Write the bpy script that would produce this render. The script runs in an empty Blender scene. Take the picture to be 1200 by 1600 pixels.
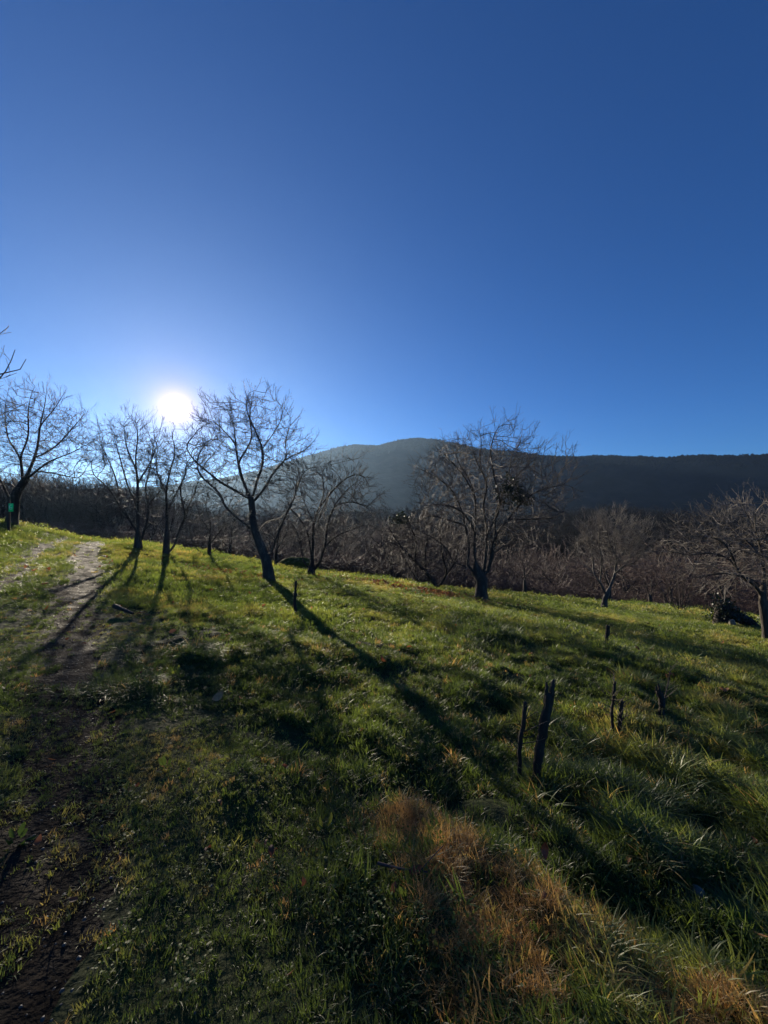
import bpy, math
import numpy as np

# ------------------------------------------------------------------ camera, sky, sun, exposure
SC = bpy.context.scene
COL = SC.collection
F = 600.0            # focal length in photograph pixels (1200 x 1600)
EYE = 1.6

cam_d = bpy.data.cameras.new('camera')
cam = bpy.data.objects.new('camera', cam_d)
COL.objects.link(cam)
cam.location = (0, 0, EYE)
cam.rotation_euler = (math.radians(90), 0, 0)
cam_d.sensor_fit = 'VERTICAL'
cam_d.sensor_height = 36.0
cam_d.lens = 36.0 * F / 1600.0
cam_d.clip_start = 0.05
cam_d.clip_end = 9000
SC.camera = cam

SUN_DIR = np.array([(275 - 600) / F, 1.0, (800 - 638) / F])
SUN_DIR /= np.linalg.norm(SUN_DIR)
SUN_EL = math.asin(SUN_DIR[2])
SUN_AZ = math.atan2(SUN_DIR[0], SUN_DIR[1])      # clockwise from +Y

sun_d = bpy.data.lights.new('sun', 'SUN')
sun_d.energy = 5.0
sun_d.angle = math.radians(0.53)
sun_d.color = (1.0, 0.87, 0.68)
sun = bpy.data.objects.new('sun', sun_d)
COL.objects.link(sun)
sun.location = (-30, 60, 40)
sun.rotation_euler = (math.pi / 2 - SUN_EL, 0, math.pi - SUN_AZ)

world = bpy.data.worlds.new('World')
SC.world = world
world.use_nodes = True
wn, wl = world.node_tree.nodes, world.node_tree.links
wn.clear()
w_out = wn.new('ShaderNodeOutputWorld')
w_bg = wn.new('ShaderNodeBackground')
w_sky = wn.new('ShaderNodeTexSky')
w_sky.sky_type = 'NISHITA'
w_sky.sun_disc = False
w_sky.sun_elevation = SUN_EL
w_sky.sun_rotation = SUN_AZ
w_sky.altitude = 1500
w_sky.air_density = 1.0
w_sky.dust_density = 0.0
w_sky.ozone_density = 3.0
w_tint = wn.new('ShaderNodeMix'); w_tint.data_type = 'RGBA'; w_tint.blend_type = 'MULTIPLY'
w_tint.inputs[0].default_value = 1.0
w_tint.inputs[7].default_value = (0.312, 0.75, 1.32, 1)
wl.new(w_sky.outputs[0], w_tint.inputs[6])
# the sun's disc and its aureole, part of the sky itself
w_tc = wn.new('ShaderNodeTexCoord')
w_dot = wn.new('ShaderNodeVectorMath'); w_dot.operation = 'DOT_PRODUCT'
w_dot.inputs[1].default_value = tuple(SUN_DIR)
wl.new(w_tc.outputs['Generated'], w_dot.inputs[0])
def wmath(op, a, b=None, clamp=False):
    n = wn.new('ShaderNodeMath'); n.operation = op; n.use_clamp = clamp
    for i, v in enumerate((a, b)):
        if v is None: continue
        if hasattr(v, 'links'): wl.new(v, n.inputs[i])
        else: n.inputs[i].default_value = v
    return n.outputs[0]
ang = wmath('DIVIDE', wmath('ARCCOSINE', wmath('MINIMUM', w_dot.outputs['Value'], 0.9999999)), math.radians(1.0))  # degrees from the sun
disc = wmath('SUBTRACT', 1.0, wmath('DIVIDE', wmath('SUBTRACT', ang, 0.95), 0.85, True), True)
halo1 = wmath('POWER', wmath('ADD', 1.0, wmath('POWER', wmath('DIVIDE', ang, 1.8), 2.0)), -1.5)
halo2 = wmath('POWER', wmath('ADD', 1.0, wmath('POWER', wmath('DIVIDE', ang, 6.0), 2.0)), -1.4)
def wcol(fac, col):
    n = wn.new('ShaderNodeVectorMath'); n.operation = 'SCALE'
    n.inputs[0].default_value = col
    wl.new(fac, n.inputs['Scale'])
    return n.outputs[0]
def wadd(a, b):
    n = wn.new('ShaderNodeVectorMath'); n.operation = 'ADD'
    wl.new(a, n.inputs[0]); wl.new(b, n.inputs[1])
    return n.outputs[0]
glow = wadd(wadd(wcol(disc, (60, 54, 44)), wcol(halo1, (19.0, 10.0, 3.2))), wcol(halo2, (1.7, 0.8, 0.0)))
wl.new(wadd(w_tint.outputs[2], glow), w_bg.inputs['Color'])
w_bg.inputs['Strength'].default_value = 0.05
wl.new(w_bg.outputs[0], w_out.inputs[0])

SC.view_settings.view_transform = 'Standard'
SC.view_settings.look = 'None'
SC.view_settings.gamma = 1.0
SC.view_settings.use_curve_mapping = False
SC.view_settings.exposure = 0.87
SC.render.engine = 'CYCLES'
SC.cycles.max_bounces = 6
SC.cycles.diffuse_bounces = 2
SC.cycles.glossy_bounces = 2
SC.cycles.transmission_bounces = 3
SC.cycles.transparent_max_bounces = 8
SC.cycles.volume_bounces = 0
SC.cycles.sample_clamp_indirect = 4.0

# ------------------------------------------------------------------ helpers
RNG = np.random.default_rng(7)

def hashf(ix, iy, s):
    h = (ix * 374761393 + iy * 668265263 + s * 974634777) & 0x7fffffff
    h = ((h ^ (h >> 13)) * 1274126177) & 0x7fffffff
    return ((h ^ (h >> 16)) & 0xffff) / 65535.0

def vnoise(x, y, s=0):
    x = np.asarray(x, float); y = np.asarray(y, float)
    ix = np.floor(x).astype(np.int64); iy = np.floor(y).astype(np.int64)
    fx = x - ix; fy = y - iy
    fx = fx * fx * fx * (fx * (fx * 6 - 15) + 10); fy = fy * fy * fy * (fy * (fy * 6 - 15) + 10)
    a = hashf(ix, iy, s); b = hashf(ix + 1, iy, s); c = hashf(ix, iy + 1, s); d = hashf(ix + 1, iy + 1, s)
    return (a * (1 - fx) + b * fx) * (1 - fy) + (c * (1 - fx) + d * fx) * fy

def fbm(x, y, s=0, o=4, g=0.5):
    t = 0; a = 1.0; n = 0
    x = np.asarray(x, float); y = np.asarray(y, float)
    for i in range(o):
        ca, sa = math.cos(0.6 * i), math.sin(0.6 * i)
        t = t + a * (vnoise((x * ca - y * sa) * 2 ** i, (x * sa + y * ca) * 2 ** i, s + i) - 0.5); n += a; a *= g
    return t / n * 2

def sstep(a, b, x):
    t = np.clip((x - a) / (b - a), 0, 1)
    return t * t * (3 - 2 * t)

def px(p, q, Y):
    """a pixel of the photograph at depth Y -> world"""
    return np.array([(p - 600) / F * Y, Y, EYE - (q - 800) / F * Y])

def mesh_np(name, verts, faces, smooth=True):
    """verts (n,3); faces list of int arrays, each (m,k)"""
    me = bpy.data.meshes.new(name)
    verts = np.asarray(verts, np.float32)
    me.vertices.add(len(verts)); me.vertices.foreach_set('co', verts.ravel())
    faces = [np.asarray(f, np.int32) for f in faces if len(f)]
    loops = np.concatenate([f.ravel() for f in faces])
    tot = np.concatenate([np.full(len(f), f.shape[1], np.int32) for f in faces])
    start = np.concatenate([[0], np.cumsum(tot)[:-1]]).astype(np.int32)
    me.loops.add(len(loops)); me.loops.foreach_set('vertex_index', loops)
    me.polygons.add(len(tot)); me.polygons.foreach_set('loop_start', start); me.polygons.foreach_set('loop_total', tot)
    if smooth: me.polygons.foreach_set('use_smooth', np.ones(len(tot), bool))
    me.update(calc_edges=True)
    return me

def obj(name, me, mat=None, parent=None, loc=None):
    o = bpy.data.objects.new(name, me)
    COL.objects.link(o)
    if mat is not None and me is not None and not me.materials: me.materials.append(mat)
    if parent is not None: o.parent = parent
    if loc is not None: o.location = tuple(loc)
    return o

def tag(o, label=None, cat=None, group=None, kind=None):
    if label: o['label'] = label
    if cat: o['category'] = cat
    if group: o['group'] = group
    if kind: o['kind'] = kind
    return o

class Geo:
    def __init__(s): s.v = []; s.f = {}; s.n = 0
    def add(s, v, f):
        v = np.asarray(v, float).reshape(-1, 3); f = np.asarray(f, np.int64)
        s.v.append(v); s.f.setdefault(f.shape[1], []).append(f + s.n); s.n += len(v)
    def mesh(s, name, smooth=True):
        return mesh_np(name, np.concatenate(s.v), [np.concatenate(x) for x in s.f.values()], smooth)

def nrm(v): return v / np.maximum(np.linalg.norm(v, axis=-1, keepdims=True), 1e-9)

def tubes(geo, P, R, S, rough=0.0, rng=None):
    """N tubes of K points with S sides"""
    P = np.asarray(P, float); R = np.asarray(R, float)
    N, K, _ = P.shape
    T = nrm(np.gradient(P, axis=1))
    mean = nrm(P[:, -1] - P[:, 0])
    ref = np.where(np.abs(mean[:, 2:3]) < 0.85, np.array([[0, 0, 1.0]]), np.array([[1.0, 0.2, 0]]))[:, None, :]
    n1 = nrm(np.cross(T, np.broadcast_to(ref, T.shape))); n2 = np.cross(T, n1)
    a = np.arange(S) * 2 * math.pi / S
    rr = R[:, :, None, None]
    if rough and rng is not None: rr = rr * (1 + rough * rng.uniform(-1, 1, (N, K, S, 1)))
    V = P[:, :, None, :] + rr * (np.cos(a)[None, None, :, None] * n1[:, :, None, :] + np.sin(a)[None, None, :, None] * n2[:, :, None, :])
    i = np.arange(N)[:, None, None] * K * S; k = np.arange(K - 1)[None, :, None] * S; s = np.arange(S)[None, None, :]; s2 = (s + 1) % S
    q = np.stack([i + k + s, i + k + s2, i + k + S + s2, i + k + S + s], -1).reshape(-1, 4)
    geo.add(V.reshape(-1, 3), q)

def spline(pts, K):
    pts = np.asarray(pts, float)
    if len(pts) == 2: return pts[0] + (pts[1] - pts[0]) * np.linspace(0, 1, K)[:, None]
    d = np.concatenate([[0], np.cumsum(np.linalg.norm(np.diff(pts, axis=0), axis=1))]); d /= d[-1]
    t = np.linspace(0, 1, K)
    m = np.gradient(pts, d, axis=0)
    i = np.clip(np.searchsorted(d, t, 'right') - 1, 0, len(pts) - 2)
    h = (d[i + 1] - d[i])[:, None]; u = ((t - d[i])[:, None]) / h
    return ((2 * u**3 - 3 * u**2 + 1) * pts[i] + (u**3 - 2 * u**2 + u) * h * m[i] + (-2 * u**3 + 3 * u**2) * pts[i + 1] + (u**3 - u**2) * h * m[i + 1])

# ------------------------------------------------------------------ materials
def new_mat(name):
    m = bpy.data.materials.new(name); m.use_nodes = True
    return m, m.node_tree.nodes, m.node_tree.links, m.node_tree.nodes['Principled BSDF']

def ramp(nodes, stops):
    r = nodes.new('ShaderNodeValToRGB'); e = r.color_ramp.elements
    while len(e) < len(stops): e.new(0.5)
    for i, (p, c) in enumerate(stops): e[i].position = p; e[i].color = (*c, 1)
    return r

def noise_mat(name, stops, scale=4.0, detail=6.0, rough=0.8, bump=0.3, bscale=None, spec=0.3, dist=0.02, stretch=None, rough_var=None):
    m, n, l, b = new_mat(name)
    tc = n.new('ShaderNodeTexCoord'); src = tc.outputs['Object']
    if stretch:
        mp = n.new('ShaderNodeMapping'); mp.inputs['Scale'].default_value = stretch; l.new(src, mp.inputs[0]); src = mp.outputs[0]
    t = n.new('ShaderNodeTexNoise'); t.inputs['Scale'].default_value = scale; t.inputs['Detail'].default_value = detail; t.inputs['Roughness'].default_value = 0.65
    l.new(src, t.inputs['Vector'])
    r = ramp(n, stops); l.new(t.outputs[0], r.inputs[0]); l.new(r.outputs[0], b.inputs['Base Color'])
    b.inputs['Roughness'].default_value = rough; b.inputs['Specular IOR Level'].default_value = spec
    if rough_var:
        t3 = n.new('ShaderNodeTexNoise'); t3.inputs['Scale'].default_value = rough_var[0]; l.new(src, t3.inputs['Vector'])
        mr = n.new('ShaderNodeMapRange'); mr.inputs[1].default_value = 0.35; mr.inputs[2].default_value = 0.65
        mr.inputs[3].default_value = rough_var[1]; mr.inputs[4].default_value = rough_var[2]
        l.new(t3.outputs[0], mr.inputs[0]); l.new(mr.outputs[0], b.inputs['Roughness'])
    if bump:
        t2 = n.new('ShaderNodeTexNoise'); t2.inputs['Scale'].default_value = bscale or scale * 4; t2.inputs['Detail'].default_value = 8
        l.new(src, t2.inputs['Vector'])
        bp = n.new('ShaderNodeBump'); bp.inputs['Strength'].default_value = bump; bp.inputs['Distance'].default_value = dist
        l.new(t2.outputs[0], bp.inputs['Height']); l.new(bp.outputs[0], b.inputs['Normal'])
    return m

def leaf_mat(name, stops, trans=0.45, rough=0.4, spec=0.45, attr='tint', gain=1.25):
    """thin leaf or blade: reflects and lets light through; colour varies per tuft"""
    m, n, l, b = new_mat(name)
    at = n.new('ShaderNodeAttribute'); at.attribute_type = 'INSTANCER'; at.attribute_name = attr
    oi = n.new('ShaderNodeObjectInfo')
    ad = n.new('ShaderNodeMath'); ad.operation = 'MULTIPLY_ADD'; ad.inputs[1].default_value = 0.14; 
    l.new(oi.outputs['Random'], ad.inputs[0]); l.new(at.outputs['Fac'], ad.inputs[2])
    r = ramp(n, stops); l.new(ad.outputs[0], r.inputs[0])
    l.new(r.outputs[0], b.inputs['Base Color'])
    b.inputs['Roughness'].default_value = rough; b.inputs['Specular IOR Level'].default_value = spec
    tr = n.new('ShaderNodeBsdfTranslucent')
    vm = n.new('ShaderNodeVectorMath'); vm.operation = 'MULTIPLY'; vm.inputs[1].default_value = (gain * 1.2, gain, gain * 0.75)
    l.new(r.outputs[0], vm.inputs[0]); l.new(vm.outputs[0], tr.inputs['Color'])
    mx = n.new('ShaderNodeMixShader'); mx.inputs[0].default_value = trans
    l.new(b.outputs[0], mx.inputs[1]); l.new(tr.outputs[0], mx.inputs[2])
    l.new(mx.outputs[0], n['Material Output'].inputs[0])
    return m

M = {}
M['bark'] = noise_mat('bark', [(0.3, (0.024, 0.018, 0.014)), (0.55, (0.06, 0.047, 0.036)), (0.8, (0.15, 0.13, 0.105))], 7, 7, 0.75, 0.8, 24, 0.35, 0.03, (1, 1, 0.35))
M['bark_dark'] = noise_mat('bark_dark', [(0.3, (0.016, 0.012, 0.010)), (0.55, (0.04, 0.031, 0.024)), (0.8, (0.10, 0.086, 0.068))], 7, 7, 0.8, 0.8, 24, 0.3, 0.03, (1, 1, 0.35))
M['bark_sidelit'] = noise_mat('bark_sidelit', [(0.3, (0.028, 0.022, 0.017)), (0.52, (0.075, 0.062, 0.05)), (0.75, (0.22, 0.195, 0.165))], 7, 7, 0.7, 0.8, 24, 0.4, 0.03, (1, 1, 0.35))  # lighter copy of the bark, with the light from the side painted in
M['twig'] = noise_mat('twig', [(0.3, (0.045, 0.032, 0.025)), (0.7, (0.14, 0.105, 0.08))], 3, 3, 0.6, 0, None, 0.4)
M['twig_sidelit'] = noise_mat('twig_sidelit', [(0.3, (0.06, 0.048, 0.038)), (0.7, (0.2, 0.172, 0.14))], 3, 3, 0.55, 0, None, 0.4)  # lighter twigs for the right-hand trees; side light put into the colour
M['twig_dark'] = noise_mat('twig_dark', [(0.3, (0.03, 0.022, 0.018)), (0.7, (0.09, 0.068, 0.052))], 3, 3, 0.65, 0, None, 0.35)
M['twig_red'] = noise_mat('twig_red', [(0.3, (0.05, 0.029, 0.024)), (0.7, (0.115, 0.07, 0.056))], 1.2, 3, 0.6, 0, None, 0.35)
M['wood'] = noise_mat('weathered_wood', [(0.3, (0.022, 0.017, 0.013)), (0.6, (0.055, 0.043, 0.032)), (0.8, (0.12, 0.10, 0.08))], 18, 8, 0.8, 1.0, 70, 0.25, 0.012, (1, 1, 0.18))
M['soil'] = noise_mat('wet_soil', [(0.25, (0.011, 0.009, 0.006)), (0.5, (0.02, 0.015, 0.011)), (0.66, (0.04, 0.03, 0.021)), (0.8, (0.04, 0.052, 0.018))], 3.5, 9, 0.5, 1.0, 38, 0.06, 0.05, None, (5.0, 0.7, 1.0))
M['ground'] = noise_mat('turf_soil', [(0.3, (0.018, 0.022, 0.008)), (0.5, (0.035, 0.045, 0.013)), (0.7, (0.07, 0.062, 0.026))], 0.9, 10, 0.9, 0.9, 18, 0.15, 0.05)
M['mountain'] = noise_mat('wooded_slope', [(0.3, (0.018, 0.016, 0.013)), (0.5, (0.03, 0.026, 0.021)), (0.7, (0.05, 0.042, 0.033))], 0.02, 10, 0.95, 0.2, 0.12, 0.0, 4)
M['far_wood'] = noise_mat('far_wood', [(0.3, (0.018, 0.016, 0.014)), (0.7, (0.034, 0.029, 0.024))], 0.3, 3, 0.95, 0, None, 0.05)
M['stone'] = noise_mat('stone', [(0.3, (0.08, 0.075, 0.06)), (0.7, (0.24, 0.225, 0.19))], 14, 8, 0.7, 0.6, 60, 0.3, 0.01)
M['pebble'] = noise_mat('pebble', [(0.3, (0.028, 0.023, 0.018)), (0.7, (0.10, 0.085, 0.065))], 30, 4, 0.38, 0.3, 120, 0.5, 0.004)
M['moss'] = noise_mat('moss', [(0.3, (0.03, 0.045, 0.01)), (0.7, (0.09, 0.115, 0.03))], 6, 8, 0.95, 1.0, 30, 0.1, 0.05)
GRASS = [(0.0, (0.034, 0.058, 0.014)), (0.35, (0.068, 0.112, 0.022)), (0.6, (0.128, 0.162, 0.038)), (0.8, (0.25, 0.19, 0.075)), (1.0, (0.29, 0.195, 0.078))]
M['grass'] = leaf_mat('grass_blade', GRASS, 0.52, 0.46, 0.6, gain=2.5)
M['clover'] = leaf_mat('clover_leaf', [(0.0, (0.045, 0.085, 0.018)), (0.6, (0.085, 0.13, 0.025)), (1.0, (0.15, 0.17, 0.035))], 0.45, 0.5, 0.3, gain=2.2)
M['dead_leaf'] = leaf_mat('dead_leaf', [(0.0, (0.10, 0.045, 0.025)), (0.5, (0.22, 0.095, 0.045)), (1.0, (0.33, 0.17, 0.08))], 0.3, 0.6, 0.3)
M['ivy'] = leaf_mat('evergreen_leaf', [(0.0, (0.014, 0.024, 0.008)), (1.0, (0.04, 0.055, 0.018))], 0.2, 0.35, 0.5)

def plain(name, col, rough=0.6, spec=0.4):
    return noise_mat(name, [(0.35, tuple(c * 0.85 for c in col)), (0.65, col)], 25, 3, rough, 0.1, 60, spec, 0.003)
M['sign_green'] = leaf_mat('sign_green', [(0.0, (0.03, 0.42, 0.27)), (1.0, (0.04, 0.48, 0.31))], 0.35, 0.4, 0.4, gain=1.6)
M['sign_white'] = plain('sign_white', (0.8, 0.8, 0.78))

# ------------------------------------------------------------------ the lie of the land
def CP(p, q, Y): return tuple(px(p, q, Y))
CTRL = [(0, 0, 0), (-1.3, 1.3, .05), (-1.74, 2.1, .02), (-3.2, 4, .06), (-4.9, 6, .1), (-7.6, 9.8, .1), CP(140, 868, 13), CP(150, 849, 15.5), CP(215, 859, 15),
        CP(260, 869, 15), CP(418, 909, 13), CP(487, 901, 17), CP(600, 913, 18), CP(340, 884, 16), CP(690, 922, 21), CP(750, 941, 16.5), CP(943, 953, 20), CP(1198, 1004, 12),
        CP(1140, 978, 15), CP(820, 931, 25), CP(1015, 948, 26), CP(835, 1230, 2.9), CP(965, 1160, 3.7), CP(1030, 1120, 4.3), CP(948, 1018, 7.5),
        CP(462, 966, 8), CP(600, 1400, 1.7), CP(600, 1250, 2.6), CP(600, 1100, 4.0), CP(600, 1000, 7), CP(600, 950, 11), CP(1150, 1600, 1.35), CP(1200, 1250, 3.0), CP(1200, 1080, 7),
        CP(0, 1000, 4.6), CP(0, 900, 8), CP(0, 850, 12), CP(0, 832, 15), CP(45, 838, 15.5), CP(88, 846, 15), CP(-150, 830, 11),
        (-2, -2, .1), (3, -3, -.3), (-26, 35, -2.6), (-16, 26, -0.9), (-11, 24, -1.2), (0, 35, -5.6), (22, 35, -7.6), (12, 32, -6.2), (30, 30, -7.5), (-60, 20, 3.5), (-60, 60, -2), (0, 60, -11), (60, 60, -12), (60, 10, -8),
        (40, -15, -4), (0, -20, .5), (-40, -15, 3), (-30, 60, -6), (30, 60, -11)]
CTRL = np.array(CTRL)
def tps(r2): return 0.5 * r2 * np.log(r2 + 1e-6)
def fit():
    n = len(CTRL); S = CTRL[:, :2] / 10
    r2 = ((S[:, None] - S[None]) ** 2).sum(-1)
    A = np.zeros((n + 3, n + 3)); A[:n, :n] = tps(r2) + np.eye(n) * 0.004
    Pm = np.c_[np.ones(n), S]; A[:n, n:] = Pm; A[n:, :n] = Pm.T
    return np.linalg.solve(A, np.r_[CTRL[:, 2], 0, 0, 0]), S
WGT, SPT = fit()

PATH_C = spline([(-0.4, -1.2), (-1.05, 0.6), (-1.78, 2.1), (-3.3, 4.1), (-4.95, 6.1), (-7.5, 9.7), (-10.1, 13.0), (-11.6, 15.4), (-14.5, 20), (-20, 27)], 90)
PATH_L = PATH_C + np.array([-1.02, -0.72])      # the other wheel track
def seg_dist(x, y, line):
    best = np.full(np.shape(x), 1e9)
    for i in range(0, len(line) - 1):
        a, b = line[i], line[i + 1]; d = b - a
        t = np.clip(((x - a[0]) * d[0] + (y - a[1]) * d[1]) / (d @ d), 0, 1)
        best = np.minimum(best, np.hypot(x - a[0] - t * d[0], y - a[1] - t * d[1]))
    return best

def base_z(x, y):
    x = np.asarray(x, float); y = np.asarray(y, float)
    cx = np.clip(x, -75, 75); cy = np.clip(y, -40, 75)
    z = WGT[-3] + WGT[-2] * cx / 10 + WGT[-1] * cy / 10
    for w, (sx, sy) in zip(WGT[:-3], SPT):
        z = z + w * tps((cx / 10 - sx) ** 2 + (cy / 10 - sy) ** 2)
    d = np.maximum(np.abs(x), np.abs(y - 10))
    k = sstep(45, 110, d)
    return z * (1 - k) + k * (-13 + 0.004 * (d - 110))

DRY = np.array([(0.12, 2.35), (0.45, 1.95), (0.75, 1.72), (1.1, 1.42), (1.35, 1.2)])
def dry_mask(x, y):
    d = seg_dist(x, y, DRY)
    d2 = np.hypot((x - 0.42) / 1.2, y - 1.45)
    return np.maximum(sstep(0.40, 0.05, d + 0.22 * fbm(x * 3, y * 3, 31, 3)), 0.9 * sstep(0.5, 0.08, d2 + 0.25 * fbm(x * 4, y * 4, 32, 3)))

def tall_mask(x, y):
    m = sstep(0.3, 1.3, x - 0.04 * y) * sstep(13, 7, y)
    m = m * sstep(0.25, 0.6, 0.5 + fbm(x * 0.9, y * 0.9, 41, 3) + 0.15)
    t = sstep(1.0, 0.35, np.hypot((x + 2.35) / 1.3, (y - 4.05) / 1.1))
    return np.clip(np.maximum(m, t), 0, 1)

def ground_z(x, y, fine=True):
    x = np.asarray(x, float); y = np.asarray(y, float)
    z = base_z(x, y)
    if fine:
        r = np.hypot(x, y); fade = sstep(60, 25, r)
        pd = np.minimum(seg_dist(x, y, PATH_C[::3]), seg_dist(x, y, PATH_L[::3])) if np.ndim(x) else seg_dist(x, y, PATH_C[::3])
        pm = sstep(0.35, 1.1, pd)
        tm = tall_mask(x, y)
        lump = np.clip(fbm(x * 1.7, y * 1.7, 3, 3) + 0.1, -0.4, 1)
        small = fbm(x * 5.5, y * 5.5, 9, 2)
        z = z + fade * (pm * (0.09 + 0.09 * tm) * lump + pm * 0.07 * np.abs(fbm(x * 2.6 + 7, y * 2.6, 17, 2)) * sstep(2.5, 5, r) + (0.012 + 0.028 * tm * pm + 0.010 * pm) * small * sstep(16, 9, r)
                        + 0.10 * fbm(x * 0.35, y * 0.35, 14, 2) * sstep(1.5, 5, r) * pm)
        z = z - 0.05 * sstep(0.5, 0.1, pd) * fade
        z = z + 0.42 * np.exp(-(((x + 15.3) / 1.25) ** 2 + ((y - 15.4) / 2.2) ** 2))
        d = seg_dist(x, y, DRY)
        z = z + 0.06 * sstep(0.28, 0.02, d) * sstep(0, 1, r) - 0.06 * sstep(0.28, 0.05, seg_dist(x, y, DRY + np.array([0.34, 0.14])))
    return z

def gz(x, y): return float(ground_z(np.array([x]), np.array([y]))[0])

def axis(fine, s0, growth, far):
    a = list(np.arange(0, fine, s0)); s = s0
    while a[-1] < far: s = s * growth; a.append(a[-1] + s)
    return np.array(a)
ax = axis(3.6, 0.055, 1.028, 2200); gx = np.concatenate([-ax[:0:-1], ax])
ay = axis(4.2, 0.05, 1.022, 1500); by = axis(0.5, 0.15, 1.12, 400)
gy = np.concatenate([-by[:0:-1], ay])
XX, YY = np.meshgrid(gx, gy)
ZZ = ground_z(XX.ravel(), YY.ravel())
def grid_faces(nr, nc):
    i = np.arange(nr - 1)[:, None] * nc + np.arange(nc - 1)[None]
    return np.stack([i, i + 1, i + nc + 1, i + nc], -1).reshape(-1, 4)
ground = obj('ground', mesh_np('ground', np.c_[XX.ravel(), YY.ravel(), ZZ], [grid_faces(len(gy), len(gx))]), M['ground'])
tag(ground, 'sloping meadow ground falling away to the valley', 'ground', kind='structure')

# the worn track: two strips of wet soil, uneven edges, a little above the turf sheet
def track(name, line, hw, seed, label):
    n = 220; c = spline(line[::4], n)
    t = nrm(np.gradient(c, axis=0)); nn = np.c_[-t[:, 1], t[:, 0]]
    K = 9; u = np.linspace(-1, 1, K)
    s = np.concatenate([[0], np.cumsum(np.linalg.norm(np.diff(c, axis=0), axis=1))])
    wl_ = hw * (1 + 0.55 * fbm(s * 1.3, s * 0 + 3, seed, 4)); wr_ = hw * (1 + 0.55 * fbm(s * 1.3, s * 0 + 9, seed + 5, 4))
    w = np.where(u[None] < 0, wl_[:, None], wr_[:, None]) * u[None]
    P = c[:, None] + nn[:, None] * w[..., None]
    z = ground_z(P[..., 0].ravel(), P[..., 1].ravel()).reshape(n, K)
    z = z + 0.010 - 0.03 * np.abs(u[None]) ** 3 + 0.014 * fbm(P[..., 0] * 9, P[..., 1] * 9, seed, 3)
    return tag(obj(name, mesh_np(name, np.c_[P.reshape(-1, 2), z.ravel()], [grid_faces(n, K)]), M['soil']), label, 'path', kind='structure')
track('dirt_path', PATH_C, 0.46, 71, 'wet trodden dirt track climbing the meadow')
track('dirt_path', PATH_L, 0.22, 83, 'narrow second rut beside the dirt track')

# ------------------------------------------------------------------ mountain
def crest_line():
    pts = [(-2600, 780, 380), (-1500, 772, 620), (-500, 765, 1000), (0, 768, 1050), (250, 762, 1020), (380, 742, 980), (450, 722, 960), (500, 707, 940), (530, 699, 930), (560, 695, 920), (590, 696, 910), (620, 688, 900), (650, 684, 890),
           (690, 688, 870), (740, 699, 840), (800, 707, 800), (870, 713, 750), (950, 712, 700), (1040, 714, 650), (1100, 711, 620), (1150, 713, 600), (1200, 711, 580), (1350, 714, 540), (1700, 720, 480), (2600, 735, 380), (4000, 745, 300)]
    return np.array([px(*p) for p in pts])
cr = crest_line()
NC, NV = 700, 90
dd = np.concatenate([[0], np.cumsum(np.linalg.norm(np.diff(cr[:, :2], axis=0), axis=1))])
ss = np.linspace(0, dd[-1], NC)
crx = np.stack([np.interp(ss, dd, cr[:, k]) for k in range(3)], -1)
crx[:, 2] += 2.2 * fbm(ss / 30, ss * 0, 5, 4)
v = np.linspace(0, 1.35, NV)
rad = nrm(crx[:, :2])
Dm = np.linalg.norm(crx[:, :2], axis=1)
foot = np.interp(np.arctan2(crx[:, 0], crx[:, 1]), [-0.6, -0.1, 0.2, 0.45, 0.8], [0.45, 0.42, 0.55, 0.70, 0.74])
MX = np.zeros((NV, NC, 3))
for j, vv in enumerate(v):
    dist = Dm * (foot + (1 - foot) * vv)
    if vv <= 1: h = -16 + (crx[:, 2] + 16) * (0.62 * vv + 0.38 * vv ** 2.2)
    else: h = crx[:, 2] - (vv - 1) * 1.7 * crx[:, 2]
    rav = fbm(ss / 110 + 2.0 * vv, np.full(NC, vv * 1.2), 55, 5)
    amp = 34 * np.clip(vv * 2.5, 0, 1) * np.clip((1 - vv) * 4, 0, 1)
    h = h + amp * 0.2 * rav
    MX[j, :, :2] = rad * dist[:, None]; MX[j, :, 2] = h
mtn = obj('mountain', mesh_np('mountain', MX.reshape(-1, 3), [grid_faces(NV, NC)]), M['mountain'])
tag(mtn, 'wooded mountain with a rounded summit and long flat ridge', 'mountain', kind='structure')

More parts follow.
